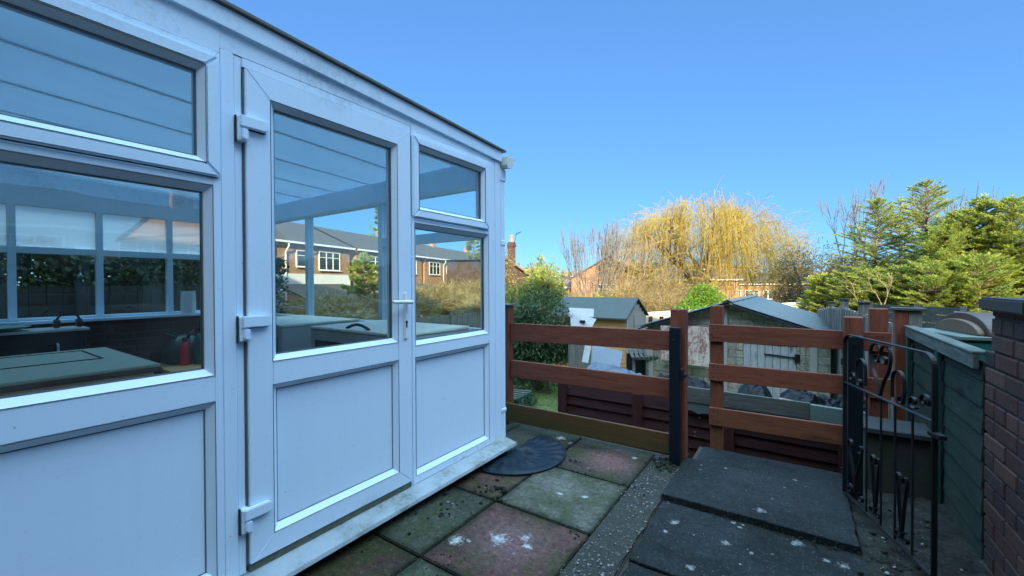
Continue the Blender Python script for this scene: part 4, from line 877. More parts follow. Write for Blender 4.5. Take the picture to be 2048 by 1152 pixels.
bx = Vector((_Rv.x, _Rv.y, 0)).normalized(); by = Vector((-bx.y, bx.x, 0)); ho = Vector((hl.x, hl.y, 0)); zt_ = dist(1290, 714, 9.3).z
hw = .62
def HP(a, b, z): v = ho+bx*a+by*b; return (v.x, v.y, z)
q = MB()
for a in (0, hw-.05, hw*.48): q.add([HP(a,0,GZ),HP(a+.05,0,GZ),HP(a+.05,.05,GZ),HP(a,.05,GZ),HP(a,0,zt_),HP(a+.05,0,zt_),HP(a+.05,.05,zt_),HP(a,.05,zt_)], [(0,3,2,1),(4,5,6,7),(0,1,5,4),(1,2,6,5),(2,3,7,6),(3,0,4,7)])
q.bar(HP(0, -.01, zt_-.03), HP(hw, -.01, zt_-.03), .04, .06); q.build('frame', M['grey_z'], hutch)
q = MB()
for i in range(7): q.bar(HP(hw*i/6-.02, -.08, zt_+.0), HP(hw*i/6+.03, .55, zt_+.19), .07, .02)
q.build('slatted_roof', M['grey_x'], hutch)
q = MB(); a = HP(.02, .5, GZ); q.bar(HP(0, .52, (GZ+zt_)/2), HP(hw, .52, (GZ+zt_)/2), .03, (zt_-GZ)); q.build('back', M['dark'], hutch)

# ------------------------------------------------------------------ concrete garage
ap = onp(1, 9.4, 1457, 607); gar = thing('garage', (ap.x, ap.y, GZ-.4), 'concrete panel garage with a corrugated roof and white boarded door', 'garage', rz=R(-2))
Z0 = GZ-.4; hz = lambda z: z-Z0; ea, ri = hz(.345), hz(.865); hwid = 1.64; gl_ = 4.4
k = NT('garage_panels'); x, y, z = k.sep(k.co()); br = k.n('TexBrick'); k.t.links.new(k.comb(k.math('ADD', x, y), z, 0), br.inputs['Vector'])
for nm, v in (('Color1', (.76,.68,.52,1)), ('Color2', (.82,.74,.58,1)), ('Mortar', (.46,.41,.31,1))): br.inputs[nm].default_value = v
br.inputs['Scale'].default_value = 1; br.inputs['Brick Width'].default_value = .46; br.inputs['Row Height'].default_value = .155; br.inputs['Mortar Size'].default_value = .008
n = k.noise(k.co(), 3, 7, .65); n2 = k.noise(k.co(), 40, 5, .7); c = k.mix(.6, br.outputs[0], k.ramp(n, [(.3, .35), (.7, 1)]), 'MULTIPLY'); n9 = k.noise(k.co(), 11, 6, .7); c = k.mix(k.ramp(n9, [(.35, .55), (.6, 0)]), c, (.20, .18, .13)); k.bump(k.math('ADD', k.math('MULTIPLY', br.outputs['Fac'], -1.0), k.math('ADD', n2, k.math('MULTIPLY', n9, 2.5))), .05, 1)
M['garwall'] = k.done(c, .9, .2)
q = MB(); q.prism([(-hwid, 0), (-.56+.82, 0), (-.56+.82, 0), (hwid, 0), (hwid, ea), (0, ri), (-hwid, ea)], .12, en=(0, 1, 0)); q.v = q.v; g_ = q.build('front_wall', M['garwall'], gar, world=False)
q = MB(); q.box(-hwid, -hwid+.1, .121, gl_, 0, ea); q.build('side_wall', M['garwall'], gar, world=False); q = MB(); q.box(hwid-.1, hwid, .121, gl_, 0, ea); q.build('side_wall', M['garwall'], gar, world=False)
q = MB(); q.prism([(-hwid+.1, 0), (hwid-.1, 0), (hwid-.1, ea), (0, ri-.02), (-hwid+.1, ea)], .1, o=(0, gl_-.1, 0), en=(0, 1, 0)); q.build('rear_wall', M['garwall'], gar, world=False)
dx0, dx1 = .265, 1.135; dzt = hz(.10); q = MB()
for i in range(7): q.box(dx0+(dx1-dx0)*i/7+.003, dx0+(dx1-dx0)*(i+1)/7-.003, -.03, -.004, .1, dzt)
gd_ = q.build('door', M['whitewood'], gar, world=False, bevel=.003)
q = MB(); q.tube([(dx0+.36, -.045, dzt-.17), (dx1+.03, -.045, dzt-.20)], .014, 8); q.box(dx1-.02, dx1+.06, -.07, -.031, dzt-.27, dzt-.13); q.build('bolt_bar', M['iron'], gd_, world=False)
q = MB()
for a, b in ((dx0-.11, dx0-.004), (dx1+.005, dx1+.13)): q.box(a, b, -.04, -.001, 0, dzt+.02)
q.box(dx0-.11, dx1+.13, -.045, -.002, dzt+.022, dzt+.11); q.build('door_surround', M['garwall'], gar, world=False)
q = MB(); q.box(-.12, -.02, -.03, -.001, 0, ri-.08); q.build('pilaster', M['concrete'], gar, world=False)
q = MB(); q.box(hwid-.30, hwid-.19, -.03, -.001, 0, ea+.02); q.build('pilaster', M['concrete'], gar, world=False)
q = MB(); q.box(-hwid-.02, -hwid+.14, -.045, -.001, 0, ea-.05); q.build('pilaster', M['concrete'], gar, world=False)
for s_ in (-1, 1):      # corrugated slopes
    nx_ = 90; V = []; 
    for i in range(nx_+1):
        y = -.12+(gl_+.25)*i/nx_; dz = .024*math.sin(i*math.pi*2/3.2)
        for j in range(3):
            u = j/2; V.append((s_*(hwid+.14)*u, y, ri+.05-(ri-ea+.07)*u+dz))
    F_ = [(i*3+j, i*3+j+1, i*3+j+4, i*3+j+3) for i in range(nx_) for j in range(2)]
    q = MB(); q.add(V, F_); o = q.build('roof', M['corr'], gar, world=False, smooth=True); m = o.modifiers.new('s', 'SOLIDIFY'); m.thickness = .012
    q = MB(); q.bar((s_*.01, -.14, ri+.01), (s_*(hwid+.16), -.14, ea-.065), .03, .075, up=(0, 1, 0)); q.build('bargeboard', M['dark'], gar, world=False)
q = MB(); q.prism([(-.09, -.02), (0, .02), (.09, -.02), (.085, -.032), (0, .006), (-.085, -.032)], gl_+.27, o=(0, -.13, ri+.085), en=(0, 1, 0)); q.build('ridge_cap', simple('grey_ridge', (.16, .165, .15), .8, .15, 5), gar, world=False)
rp = [onp(1, 9.30, *p) for p in ((1321,652),(1376,652),(1376,726),(1322,725))]
k = NT('flaking_red_paint'); n = k.noise(k.co((3, 3, 1)), 3.2, 9, .75, .8); n2 = k.noise(k.co(), 16, 6, .7); c = k.mix(k.ramp(k.math('ADD', k.math('MULTIPLY', n, .6), k.math('MULTIPLY', n2, .4)), [(.45, 0), (.53, 1)]), (.36, .16, .13), (.66, .57, .47)); k.bump(n2, .004, .5); M['flake'] = k.done(c, .85, .2)
def flat(name, p0, p1, y, z0, z1, mat, lab, th=.02):
    a = onp(1, y, p0, 660).x; b = onp(1, y, p1, 660).x; q = MB(); q.box(a, b, y-th, y, z0, z1); return tag(q.build(name, mat, bevel=.003), lab, 'board')
zt2 = onp(1, 9.2, 1370, 652).z; zb2 = onp(1, 9.2, 1400, 732).z
flat('painted_board', 1322, 1338.5, 9.22, zb2+.05, zt2-.02, M['flake'], 'narrow pale pink board against the garage front, left of the black latch post')
flat('painted_board', 1340, 1419, 9.20, zb2, zt2, M['flake'], 'large board with flaking red paint leaning on the garage front')
# ------------------------------------------------------------------ boundary fence running down the garden
def fencepanel(a, b, za, zb, lab, post=True, n=12, postup=.10):
    a = Vector((*a, 0)); b = Vector((*b, 0)); d = b-a; L_ = d.length; d.normalize(); nn = Vector((-d.y, d.x, 0))
    t = thing('boundary_fence', (a.x, a.y, GZ), lab, 'fence', 'weathered panels of the boundary fence'); q = MB()
    for i in range(n):
        p = a+d*(L_*i/n+.01); q_ = a+d*(L_*(i+1)/n-.004); z = za+(zb-za)*(i+.5)/n+.012*math.sin(i*2.7); o_ = nn*(.014*(i % 2)); w_ = nn*.012
        P = [p+o_-w_, q_+o_-w_, q_+o_+w_, p+o_+w_]; q.add([(v.x, v.y, GZ) for v in P]+[(v.x, v.y, z) for v in P], [(0,3,2,1),(4,5,6,7),(0,1,5,4),(1,2,6,5),(2,3,7,6),(3,0,4,7)])
    q.build('boards', M['grey_z'], t)
    q = MB(); c_ = b; q.box(c_.x-.05, c_.x+.05, c_.y-.05, c_.y+.05, GZ, zb+postup); q.build('post', M['grey_z'], t, bevel=.006)
    q = MB(); q.box(c_.x-.065, c_.x+.065, c_.y-.065, c_.y+.065, zb+postup+.001, zb+postup+.02); q.build('post_cap', M['grey_x'], t)
def bx_(x, yy): p = onp(1, yy, x, 600); return (p.x, p.y)
fencepanel((.74, 4.42), bx_(1728, 6.3), .93, .93, 'boundary fence panel nearest the green fence', postup=.13)
fencepanel(bx_(1727, 6.36), bx_(1689, 8.6), .91, .90, 'second boundary fence panel beyond the green fence', postup=.12)
fencepanel(bx_(1688, 8.66), bx_(1664, 11.0), .86, .78, 'third boundary fence panel, grey and streaked with white, beside the garage', postup=.1)
fencepanel(bx_(1663, 11.06), bx_(1638, 14.5), .76, .55, 'farthest boundary fence panel beyond the corner of the garage', postup=.04)
# ------------------------------------------------------------------ things over the boundary
t = thing('arched_lid_bin', dist(1915, 668, 3.9), 'tan and brown arched lid standing over a dark green water butt beyond the green fence', 'water butt')
c_ = dist(1918, 664, 3.9); ax_ = (dist(1968, 672, 3.6)-dist(1868, 652, 4.3)); ax_.z = 0; hl_ = ax_.length/2*1.0; ax_.normalize(); ay_ = Vector((-ax_.y, ax_.x, 0))
def arch(h_, r0, d0, d1, zb, n=18):
    b = MB(); P = [(hl_*r0*math.cos(a), h_*math.sin(a)) for a in [math.pi*i/n for i in range(n+1)]]
    b.prism(P, d1-d0, o=c_+ay_*d0+Vector((0, 0, zb)), ex=ax_, ey=(0, 0, 1), en=ay_); return b
arch(.185, 1.0, .02, .30, .0).build('lid', simple('brown_lid', (.07, .045, .032), .5, .15), t, bevel=.004)
arch(.125, .88, -.03, .018, -.0).build('lid_panel', simple('tan_panel', (.13, .09, .055), .5, .1), t, bevel=.006)
q = MB(); q.obox(c_+Vector((0, 0, -.02)), ax_*hl_*1.02, ay_*.18, (0, 0, .018)); q.build('rim', simple('pale_green_rim', (.10, .14, .12), .5), t, bevel=.006)
q = MB(); q.obox(Vector((c_.x, c_.y, (c_.z-.04+GZ)/2)), ax_*hl_*.97, ay_*.16, (0, 0, (c_.z-.04-GZ)/2)); q.build('tank', simple('green_tank', (.01, .10, .085), .4), t, bevel=.02, seg=2)
quadslab('plastic_roof_sheet', [(1907,622,5.6), (1990,628,5.4), (1980,668,4.2), (1925,640,4.6)], .012, M['bluesheet'], 'pale blue plastic sheet sloping behind the arched lid', 'plastic sheet')
q = MB(); a = dist(1905, 630, 5.3); q.tube([(a.x, a.y, GZ), (a.x, a.y, a.z-.05)], .03, 8); a = dist(1985, 640, 5.0); q.tube([(a.x, a.y, GZ), (a.x, a.y, a.z-.05)], .03, 8); tag(q.build('sheet_support', M['grey_z']), 'thin wooden supports under the pale blue plastic sheet', 'support')
t = thing('slatted_panel', dist(1810, 640, 7.6), 'weathered horizontal board panel beyond the boundary fence', 'fence')
a = dist(1740, 632, 8.6); b = dist(1925, 634, 7.2); a.z = b.z = 0; q = MB()
for i in range(9): z = .78-.15*i; q.bar((a.x, a.y, z), (b.x, b.y, z), .02, .138)
q.build('boards', M['grey_x'], t)
for s_ in (0, .55, 1): p = a.lerp(b, s_); q = MB(); q.box(p.x-.04, p.x+.04, p.y-.07, p.y-.02, GZ, .87); q.build('post', M['grey_z'], t)
# cream wall at the bottom of the garden
t = MB(); a = dist(1255, 630, 16.3); b = dist(1680, 606, 15.3); zt_ = dist(1320, 628, 16.2).z; zt2 = dist(1600, 599, 15.5).z
a.z = b.z = 0; d = (b-a).normalized(); nn = Vector((-d.y, d.x, 0))
P = [a, b, b+nn*.2, a+nn*.2]; t.add([(v.x, v.y, GZ) for v in P]+[(P[0].x,P[0].y,zt_),(P[1].x,P[1].y,zt2),(P[2].x,P[2].y,zt2),(P[3].x,P[3].y,zt_)], [(0,3,2,1),(4,5,6,7),(0,1,5,4),(1,2,6,5),(2,3,7,6),(3,0,4,7)])
tag(t.build('garden_wall', M['cream']), 'sunlit cream wall across the bottom of the garden behind shed and garage', 'wall')
for i, x in enumerate((1301, 1323, 1352)):
    p = dist(x, 634, 15.5-i*.6); q = MB(); q.box(p.x-.06, p.x+.06, p.y-.06, p.y+.06, GZ, p.z+.02); tag(q.build('rough_post', M['brown_z'], bevel=.01), ('rough brown post just right of the shed', 'rough brown post halfway between shed and garage', 'rough brown post nearest the garage eaves')[i], 'post', 'rough brown posts between shed and garage')
# ------------------------------------------------------------------ foliage and trees
def leaves(P, D, L, Wd, bend=.15, up=None):
    P = np.asarray(P, float); n = len(P); D = D/np.linalg.norm(D, axis=1, keepdims=True)
    rnd = rng.normal(size=(n, 3)); S = np.cross(D, rnd); S /= np.linalg.norm(S, axis=1, keepdims=True)+1e-9; N_ = np.cross(D, S)
    L = np.broadcast_to(L, n)[:, None]; Wd = np.broadcast_to(Wd, n)[:, None]
    mid = P+D*L*.5+N_*L*bend*.5
    V = np.stack([P, mid-S*Wd*.5, P+D*L, mid+S*Wd*.5], 1).reshape(-1, 3)
    return V, np.arange(4*n).reshape(-1, 4)
def segs_mesh(segs, n=4):
    A = np.array([s[0] for s in segs]); B = np.array([s[1] for s in segs]); r0 = np.array([s[2] for s in segs]); r1 = np.array([s[3] for s in segs])
    d = B-A; d /= np.linalg.norm(d, axis=1, keepdims=True)+1e-9; ref = np.where(np.abs(d[:, 2:3]) > .9, [[1., 0, 0]], [[0, 0, 1.]])
    s_ = np.cross(d, ref); s_ /= np.linalg.norm(s_, axis=1, keepdims=True); t_ = np.cross(d, s_); V = []
    for (P, r) in ((A, r0), (B, r1)):
        for k_ in range(n):
            a = 6.28318*k_/n; V.append(P+(s_*math.cos(a)+t_*math.sin(a))*r[:, None])
    V = np.stack(V, 1).reshape(-1, 3); m = len(segs); base = np.arange(m)[:, None]*(2*n)
    Q = np.concatenate([base+np.array([[k_, (k_+1) % n, n+(k_+1) % n, n+k_]]) for k_ in range(n)], 0); return V, Q
def grow(p, d, L, r, depth, out, spread=.5, upb=.1, kids_=(2, 3), shrink=.72, wob=.12, tips=None, rmin=.004):
    p = np.array(p, float); d = np.array(d, float); d /= np.linalg.norm(d); ns_ = 3; q = p
    for i in range(ns_):
        d = d+rng.normal(0, wob, 3)+np.array([0, 0, upb*.4]); d /= np.linalg.norm(d); e = q+d*L/ns_
        ra, rb = r*(1-.3*i/ns_), r*(1-.3*(i+1)/ns_); out.append((q, e, max(rmin, ra), max(rmin, rb))); q = e
    if tips is not None: tips.append((q, d, depth))
    if depth <= 0: return
    for _ in range(rng.integers(kids_[0], kids_[1]+1)):
        dd = d+rng.normal(0, spread, 3)+np.array([0, 0, upb]); grow(q, dd, L*shrink*rng.uniform(.75, 1.2), r*.62, depth-1, out, spread, upb, kids_, shrink, wob, tips, rmin)
def base_pt(x, t, z=GZ):
    p = dist(x, 568, t); return Vector((p.x, p.y, z))
def topz(y, t, x=1300): return dist(x, y, t).z
def tree_root(name, b, lab, cat, group=None): return thing(name, b, lab, cat, group)

def conifer(b, H, Rm, lab, nb=330, per=60, mat='conifer', openness=1.0, z0=.02, leafL=.090, group='conifers beyond the boundary', seed=0, powr=.75):
    t = tree_root('conifer_tree', b, lab, 'tree', group); P = []; D = []; seg = [((b.x, b.y, b.z), (b.x, b.y, b.z+H), .09*H/6, .012)]
    bb = np.array(b[:])
    for i in range(nb):
        f = z0+(1-z0)*(i+rng.random())/nb; z = f*H; az = rng.uniform(0, 6.283); R_ = Rm*(1-f)**powr*rng.uniform(.62, 1.12)*(1+.16*math.sin(az*3+seed)+.1*math.sin(f*14+az*2))+.10
        el = -.15+.75*f+rng.normal(0, .12); d = np.array([math.cos(az)*math.cos(el), math.sin(az)*math.cos(el), math.sin(el)]); s_ = np.array([-math.sin(az), math.cos(az), 0])
        p0 = bb+np.array([0, 0, z]); n_ = max(8, int(2.9*per*R_/Rm+20)); u = rng.uniform(.25, 1, n_)**.7
        q = p0+d*(u*R_)[:, None]+np.array([0, 0, 1.])*(-.10*R_*u**2+.05*R_*u**4)[:, None]; lat = rng.uniform(-1, 1, n_); q = q+s_*(lat*.20*R_*(1.1-u))[:, None]
        P.append(q); D.append(d*.75+s_*(lat[:, None]*.7+rng.normal(0, .25, (n_, 1)))+np.c_[np.zeros(n_), np.zeros(n_), rng.normal(.12, .3, n_)])
        seg.append((p0, p0+d*R_*.9+np.array([0, 0, -.06*R_]), .012+.012*(1-f), .004))
    n_ = 200; f = rng.uniform(.86, 1.03, n_); P.append(bb+np.c_[rng.normal(0, .03, n_), rng.normal(0, .03, n_), f*H]); D.append(np.c_[rng.normal(0, .6, n_), rng.normal(0, .6, n_), np.full(n_, .8)])
    P = np.vstack(P); D = np.vstack(D); V, Q = leaves(P, D, rng.uniform(.6, 1.25, len(P))*leafL, rng.uniform(.6, 1.2, len(P))*leafL*.26)
    big_mesh('crown', V, Q, M[mat], t); V, Q = segs_mesh(seg, 5); big_mesh('trunk', V, Q, M['bark'], t); return t
def C(x, t, y): return base_pt(x, t), topz(y, t, x)-GZ
for (x, tt, y, Rm, lab, nb, per, mt, pw) in (
    (1752, 15.0, 402, 2.2, 'narrow open conifer, leftmost of the tall ones beyond the fence', 300, 56, 'conifer2', .6),
    (1852, 14.2, 368, 2.2, 'tallest open conifer with twigs showing against the sky', 320, 58, 'conifer2', .6),
    (1800, 16.0, 404, 2.2, 'shorter dark conifer standing behind the two open ones', 220, 40, 'conifer', .7),
    (1925, 12.8, 425, 2.1, 'dense bright conifer just left of the pointed pair', 420, 75, 'conifer', .6),
    (1966, 12.6, 400, 1.9, 'dense conifer with a slim pointed top, left one of the pointed pair', 420, 75, 'conifer', .66),
    (2022, 12.0, 402, 2.1, 'dense conifer with a pointed top at the right edge of the view', 420, 80, 'conifer', .62),
    (2110, 11.4, 410, 1.7, 'dense conifer partly cut off by the right edge', 380, 75, 'conifer', .7),
    (1885, 13.0, 460, 2.2, 'broad low conifer below the tallest open one', 380, 70, 'conifer', .5)):
    b, H = C(x, tt, y); conifer(b, H, Rm, lab, nb, per, mt, seed=x, powr=pw)
def bush(name, b, H, Rx, n, mat, lab, cat, leafL=.12, lw=.35, lumps=9, down=.3, group=None, stems=10, zlo=.05, up=0, cz=.5, fl=.5):
    t = tree_root(name, b, lab, cat, group); P = []; D = []; bb = np.array(b[:]); seg = []
    cs = [(np.array([0, 0, H*cz]), np.array([Rx, Rx*.85, H*.5]))]+[(np.array([rng.uniform(-.6, .6)*Rx, rng.uniform(-.5, .5)*Rx, rng.uniform(.25, .78)*H]), np.array([Rx, Rx*.9, H*.42])*rng.uniform(.35, .62)) for _ in range(lumps)]
    for c_, r_ in cs:
        m = int(n/(len(cs))*(2.0 if r_[0] == Rx else .9)); v = rng.normal(size=(m, 3)); v /= np.linalg.norm(v, axis=1, keepdims=True); rr_ = rng.uniform(.35, 1.04, (m, 1))**fl; q = c_+v*r_*rr_
        q = q[(q[:, 2] > zlo*H)]; m = len(q); P.append(bb+q); D.append((q-c_)/r_*.6+rng.normal(0, .55, (m, 3))+np.array([0, 0, up-down]))
        e = bb+c_+np.array([0, 0, 0]); seg.append((bb, bb+(c_*.5), .05, .03)); seg.append((bb+c_*.5, e, .03, .015))
        for _ in range(stems): v = rng.normal(size=3); v /= np.linalg.norm(v); seg.append((e, e+v*r_*.95, .012, .004))
    P = np.vstack(P); D = np.vstack(D); L = leafL*rng.uniform(.6, 1.3, len(P)); V, Q = leaves(P, D, L, L*lw)
    big_mesh('foliage', V, Q, M[mat], t); V, Q = segs_mesh(seg, 4); big_mesh('stems', V, Q, M['bark'], t); return t
# low spreading evergreens under the conifers
for (x, tt, y, Rx, lab, mt) in ((1690, 14.2, 552, 1.25, 'low spreading dark green juniper at the left foot of the conifers', 'conifer2'), (1645, 15.0, 556, 1.1, 'low bright yellow-green juniper beside the cream wall', 'conifer'), (1745, 13.6, 545, 1.5, 'low wide evergreen under the leftmost open conifer', 'conifer'), (1805, 13.0, 540, 1.5, 'low evergreen under the middle of the open conifers', 'conifer2'), (1870, 12.2, 530, 1.7, 'low wide evergreen in front of the dense conifers', 'conifer'), (1960, 11.6, 520, 1.7, 'low evergreen in front of the pointed pair', 'conifer')):
    b = base_pt(x, tt); conifer(b, topz(y, tt, x)-GZ, Rx, lab, 260, 60, mt, z0=.04, leafL=.085, group='low evergreens beyond the boundary', seed=x*2, powr=.42)
# dark bush on the lawn
b = base_pt(1078, 10.8); bush('evergreen_bush', b, topz(578, 10.8, 1078)-GZ, .98, 26000, 'darkleaf', 'rounded dark green leafy bush on the lawn beside the shed', 'bush', .105, .26, 8, .75, cz=.52, fl=.35)
b = base_pt(1030, 9.2); bush('lavender_clump', b, .45, .5, 2500, 'hedge', 'low grey-green clump at the edge of the lawn', 'plant', .1, .15, 3, -.5)
# light green bushes behind it
b = base_pt(1082, 15.5); bush('laurel_bush', b, topz(520, 15.5, 1078)-GZ, 1.05, 7500, 'limeleaf', 'tall bright yellow-green leafy bush behind the dark bush', 'bush', .16, .3, 12, -.1, stems=22)
b = base_pt(1048, 15.0); bush('laurel_bush', b, topz(556, 15, 1048)-GZ, .9, 5000, 'limeleaf', 'lower yellow-green bush close to the conservatory corner', 'bush', .15, .3, 10, -.1, stems=18)
b = base_pt(1082, 16.0); bush('laurel_shoot', b, topz(498, 16, 1082)-GZ, .35, 1300, 'limeleaf', 'slender leafy top shoot rising from the yellow-green bush', 'bush', .16, .3, 5, -.2, stems=8, zlo=.5)
b = base_pt(1004, 18.0); bush('brown_leaved_tree', b, topz(492, 18, 1010)-GZ, .8, 7500, 'brownleaf', 'olive-brown leafy tree half hidden by the conservatory corner', 'tree', .13, .3, 12, 0, stems=26)
b = base_pt(1412, 17.5); bush('green_shrub', b, topz(566, 17.5, 1412)-GZ, .95, 8000, 'brightleaf', 'vivid green shrub below the left of the willow trunk', 'shrub', .13, .35, 8, -.1, stems=10)
b = base_pt(1383, 16.0); bush('green_shrub', b, topz(596, 16, 1383)-GZ, .8, 6000, 'brightleaf', 'dark green shrub just behind the garage eaves', 'shrub', .12, .35, 8, -.1, stems=8)
b = base_pt(1195, 17.0); bush('green_shrub', b, topz(583, 17, 1195)-GZ, 1.1, 6000, 'limeleaf', 'yellow-green shrub directly behind the shed roof', 'shrub', .13, .3, 10, -.1, stems=14)
b = base_pt(1640, 19); bush('brown_shrub', b, topz(478, 19, 1650)-GZ, 2.0, 17000, 'brownleaf', 'reddish brown twiggy shrub left of the conifers', 'shrub', .13, .25, 16, -.1, stems=14)
b = base_pt(1600, 20); bush('brown_shrub', b, topz(540, 20, 1600)-GZ, 1.3, 8000, 'brownleaf', 'smaller brown twiggy shrub under the right side of the willow', 'shrub', .13, .25, 10, -.1, stems=12)
# bare twiggy trees and brush
def twiggy(name, b, H, fan, n0, lab, cat, mat='greytwig', depth=3, r=.03, spread=.3, upb=.35, lean=.5, group=None, rmin=.005, zb=.25, shrink=.72):
    t = tree_root(name, b, lab, cat, group); out = []; bb = np.array(b[:]); L0 = H*(1-zb)/(1+shrink+shrink**2+(shrink**3 if depth > 2 else 0))*1.05
    out.append((bb, bb+np.array([0, 0, H*zb]), r*3.4, r*2.6))
    for i in range(n0):
        a = rng.uniform(0, 6.283); d = np.array([math.cos(a)*lean*rng.uniform(.1, 1), math.sin(a)*lean*rng.uniform(.1, 1), 1.]); grow(bb+np.array([math.cos(a)*fan*rng.random(), math.sin(a)*fan*rng.random(), H*zb*rng.uniform(.6, 1)]), d, L0*rng.uniform(.75, 1.1), r, depth, out, spread, upb, (2, 3), shrink, .08, None, rmin)
    V, Q = segs_mesh(out, 4); big_mesh('branches', V, Q, M[mat], t); return t
b = base_pt(1186, 20); twiggy('bare_fruit_tree', b, topz(436, 20, 1180)-GZ, .5, 34, 'bare pollarded tree with upright grey shoots left of the willow', 'tree', depth=3, r=.024, lean=1.2, spread=.2, upb=.30, zb=.36, rmin=.0065)
b = base_pt(1235, 21); twiggy('bare_fruit_tree', b, topz(462, 21, 1235)-GZ, .6, 8, 'bare shrubby tree between the pollarded tree and the willow', 'tree', 'twig', depth=3, r=.022, lean=.8, spread=.25, upb=.22, zb=.3, rmin=.0065)
for x, tt, y, lab, ln in ((1697, 17.5, 366, 'bare tree with knobbly branches rising left of the open conifers', .45), (1925, 16.5, 378, 'bare branched tree standing behind the dense conifers', .5), (1868, 17.5, 358, 'bare tree whose twigs poke above the tallest conifer', .3)):
    b = base_pt(x, tt); twiggy('bare_tree', b, topz(y, tt, x)-GZ, .3, 6, lab, 'tree', 'greytwig', depth=3, r=.03, lean=ln, spread=.33, upb=.25, zb=.42, rmin=.009, group='bare trees among the conifers')
b = base_pt(1775, 12.6); t = tree_root('bare_sapling', b, 'pale bare sapling with bent branches in front of the conifers', 'tree'); out = []
for i in range(4): grow((b.x, b.y, b.z+1.2), (rng.normal(0, .6), rng.normal(0, .4), 1), .8, .02, 3, out, .5, .1, (1, 3), .72, .2, None, .005)
out.append((np.array(b[:]), np.array([b.x, b.y, b.z+1.2]), .04, .03)); V, Q = segs_mesh(out, 4); big_mesh('branches', V, Q, simple('pale_bark', (.30, .25, .15), .8), t)
def brush(b, H, Rx, n, lab, mat='goldtwig', name='dry_shrub', cat='shrub', lw=.016, L=(.35, 1.1), group='dry golden shrubs below the willow'):
    t = tree_root(name, b, lab, cat, group); bb = np.array(b[:]); a = rng.uniform(0, 6.283, n); rr_ = Rx*np.sqrt(rng.random(n)); 
    P = bb+np.c_[np.cos(a)*rr_, np.sin(a)*rr_*.7, H*rng.uniform(.05, .8, n)*(1-.35*(rr_/Rx)**2)]; D = np.c_[np.cos(a)*.5+rng.normal(0, .5, n), np.sin(a)*.5+rng.normal(0, .5, n), rng.uniform(-.35, .9, n)]
    V, Q = leaves(P, D, rng.uniform(*L, n)*H*.25, rng.uniform(.7, 1.4, n)*lw); big_mesh('twigs', V, Q, M[mat], t)
    out = []
    for i in range(16): grow(bb, (rng.normal(0, .6), rng.normal(0, .6), 1), H*.33, .02, 2, out, .45, .15, (2, 3), .72, .15, None, .007)
    V, Q = segs_mesh(out, 3); big_mesh('stems', V, Q, M['twig'], t); return t
for (x, tt, y, Rx, n, lab) in ((1130, 17.5, 552, 1.1, 5000, 'dry golden shrub between the leafy bush and the pollarded tree'), (1250, 18.5, 545, 1.4, 7000, 'tangled dry shrub behind the right end of the shed'), (1320, 18.2, 562, 1.2, 6500, 'dry golden shrub above the gap between shed and garage'), (1345, 21.5, 535, 1.5, 5000, 'tall dry shrub under the left side of the willow'), (1470, 20, 572, 1.2, 4000, 'dry shrub under the middle of the willow'), (1290, 22, 520, 1.6, 6000, 'thin brown shrub in front of the brick gable')):
    brush(base_pt(x, tt), topz(y, tt, x)-GZ, Rx, n, lab)
# weeping willow
rng = np.random.default_rng(5)
b = base_pt(1398, 25.5); wt = tree_root('weeping_willow', b, 'large golden weeping willow with hanging bare strands', 'tree'); bb = np.array(b[:]); WH = topz(392, 25.5, 1400)-GZ; WR = 5.7
lb = []; out = []; tips = []
out.append((bb, bb+np.array([0, 0, 2.2]), .42, .34))
for i in range(9):
    a = 6.283*i/9+rng.normal(0, .2); grow(bb+np.array([0, 0, rng.uniform(1.8, 2.5)]), (math.cos(a)*.75, math.sin(a)*.75, 1.05), WH*.25, .15, 3, out, .45, .06, (2, 3), .66, .12, tips, .016)
V, Q = segs_mesh(out, 5); big_mesh('limbs', V, Q, M['bark'], wt)
segs = []; lumps = [(rng.uniform(0, 6.283), rng.uniform(.25, .95)) for _ in range(46)]
for s_ in range(1500):
    a, rr_ = lumps[s_ % 46] if rng.random() < .80 else (rng.uniform(0, 6.283), math.sqrt(rng.random()))
    a += rng.normal(0, .09); rr_ = min(1.0, abs(rr_+rng.normal(0, .045))); rim = 1+.10*math.sin(a*5+1)+.06*math.sin(a*11)
    px, py = math.cos(a)*rr_*WR*rim*.93, math.sin(a)*rr_*WR*rim*.93
    zt = WH*(.97-.36*rr_**2.4)+rng.normal(0, .28)-rng.random()**2*.9; Lh = rng.uniform(.25, 1)**1.2*(zt-rng.uniform(1.0, 3.6)*(1-.25*rr_)); Lh = max(.8, Lh)*(.62 if px*_Rv.x+py*_Rv.y < -1.2 else 1.22 if px*_Rv.x+py*_Rv.y > 1.5 else 1)
    if abs(px*_Rv.x+py*_Rv.y) < .7 and px*_F.x+py*_F.y < 0 and rng.random() < .55: continue
    out_d = np.array([math.cos(a), math.sin(a), 0])*(.15+.55*rr_)+rng.normal(0, .12, 3)*np.array([1, 1, 0]); p = bb+np.array([px, py, zt])-out_d*.7-np.array([0, 0, .15])
    n_ = 7; rad = rng.uniform(.006, .0115); prev = p; sway = rng.normal(0, .34, 2)
    for j in range(1, n_+1):
        f = j/n_; q = p+out_d*(1-(1-f)**2.2)*1.0+np.array([sway[0]*f*f, sway[1]*f*f, .30*math.sin(min(1, f*3.2)*math.pi)*(f < .32)-Lh*f**1.6]); segs.append((prev, q, rad, rad*.85)); prev = q
V, Q = segs_mesh(segs, 3); big_mesh('strands', V, Q, M['willow'], wt)
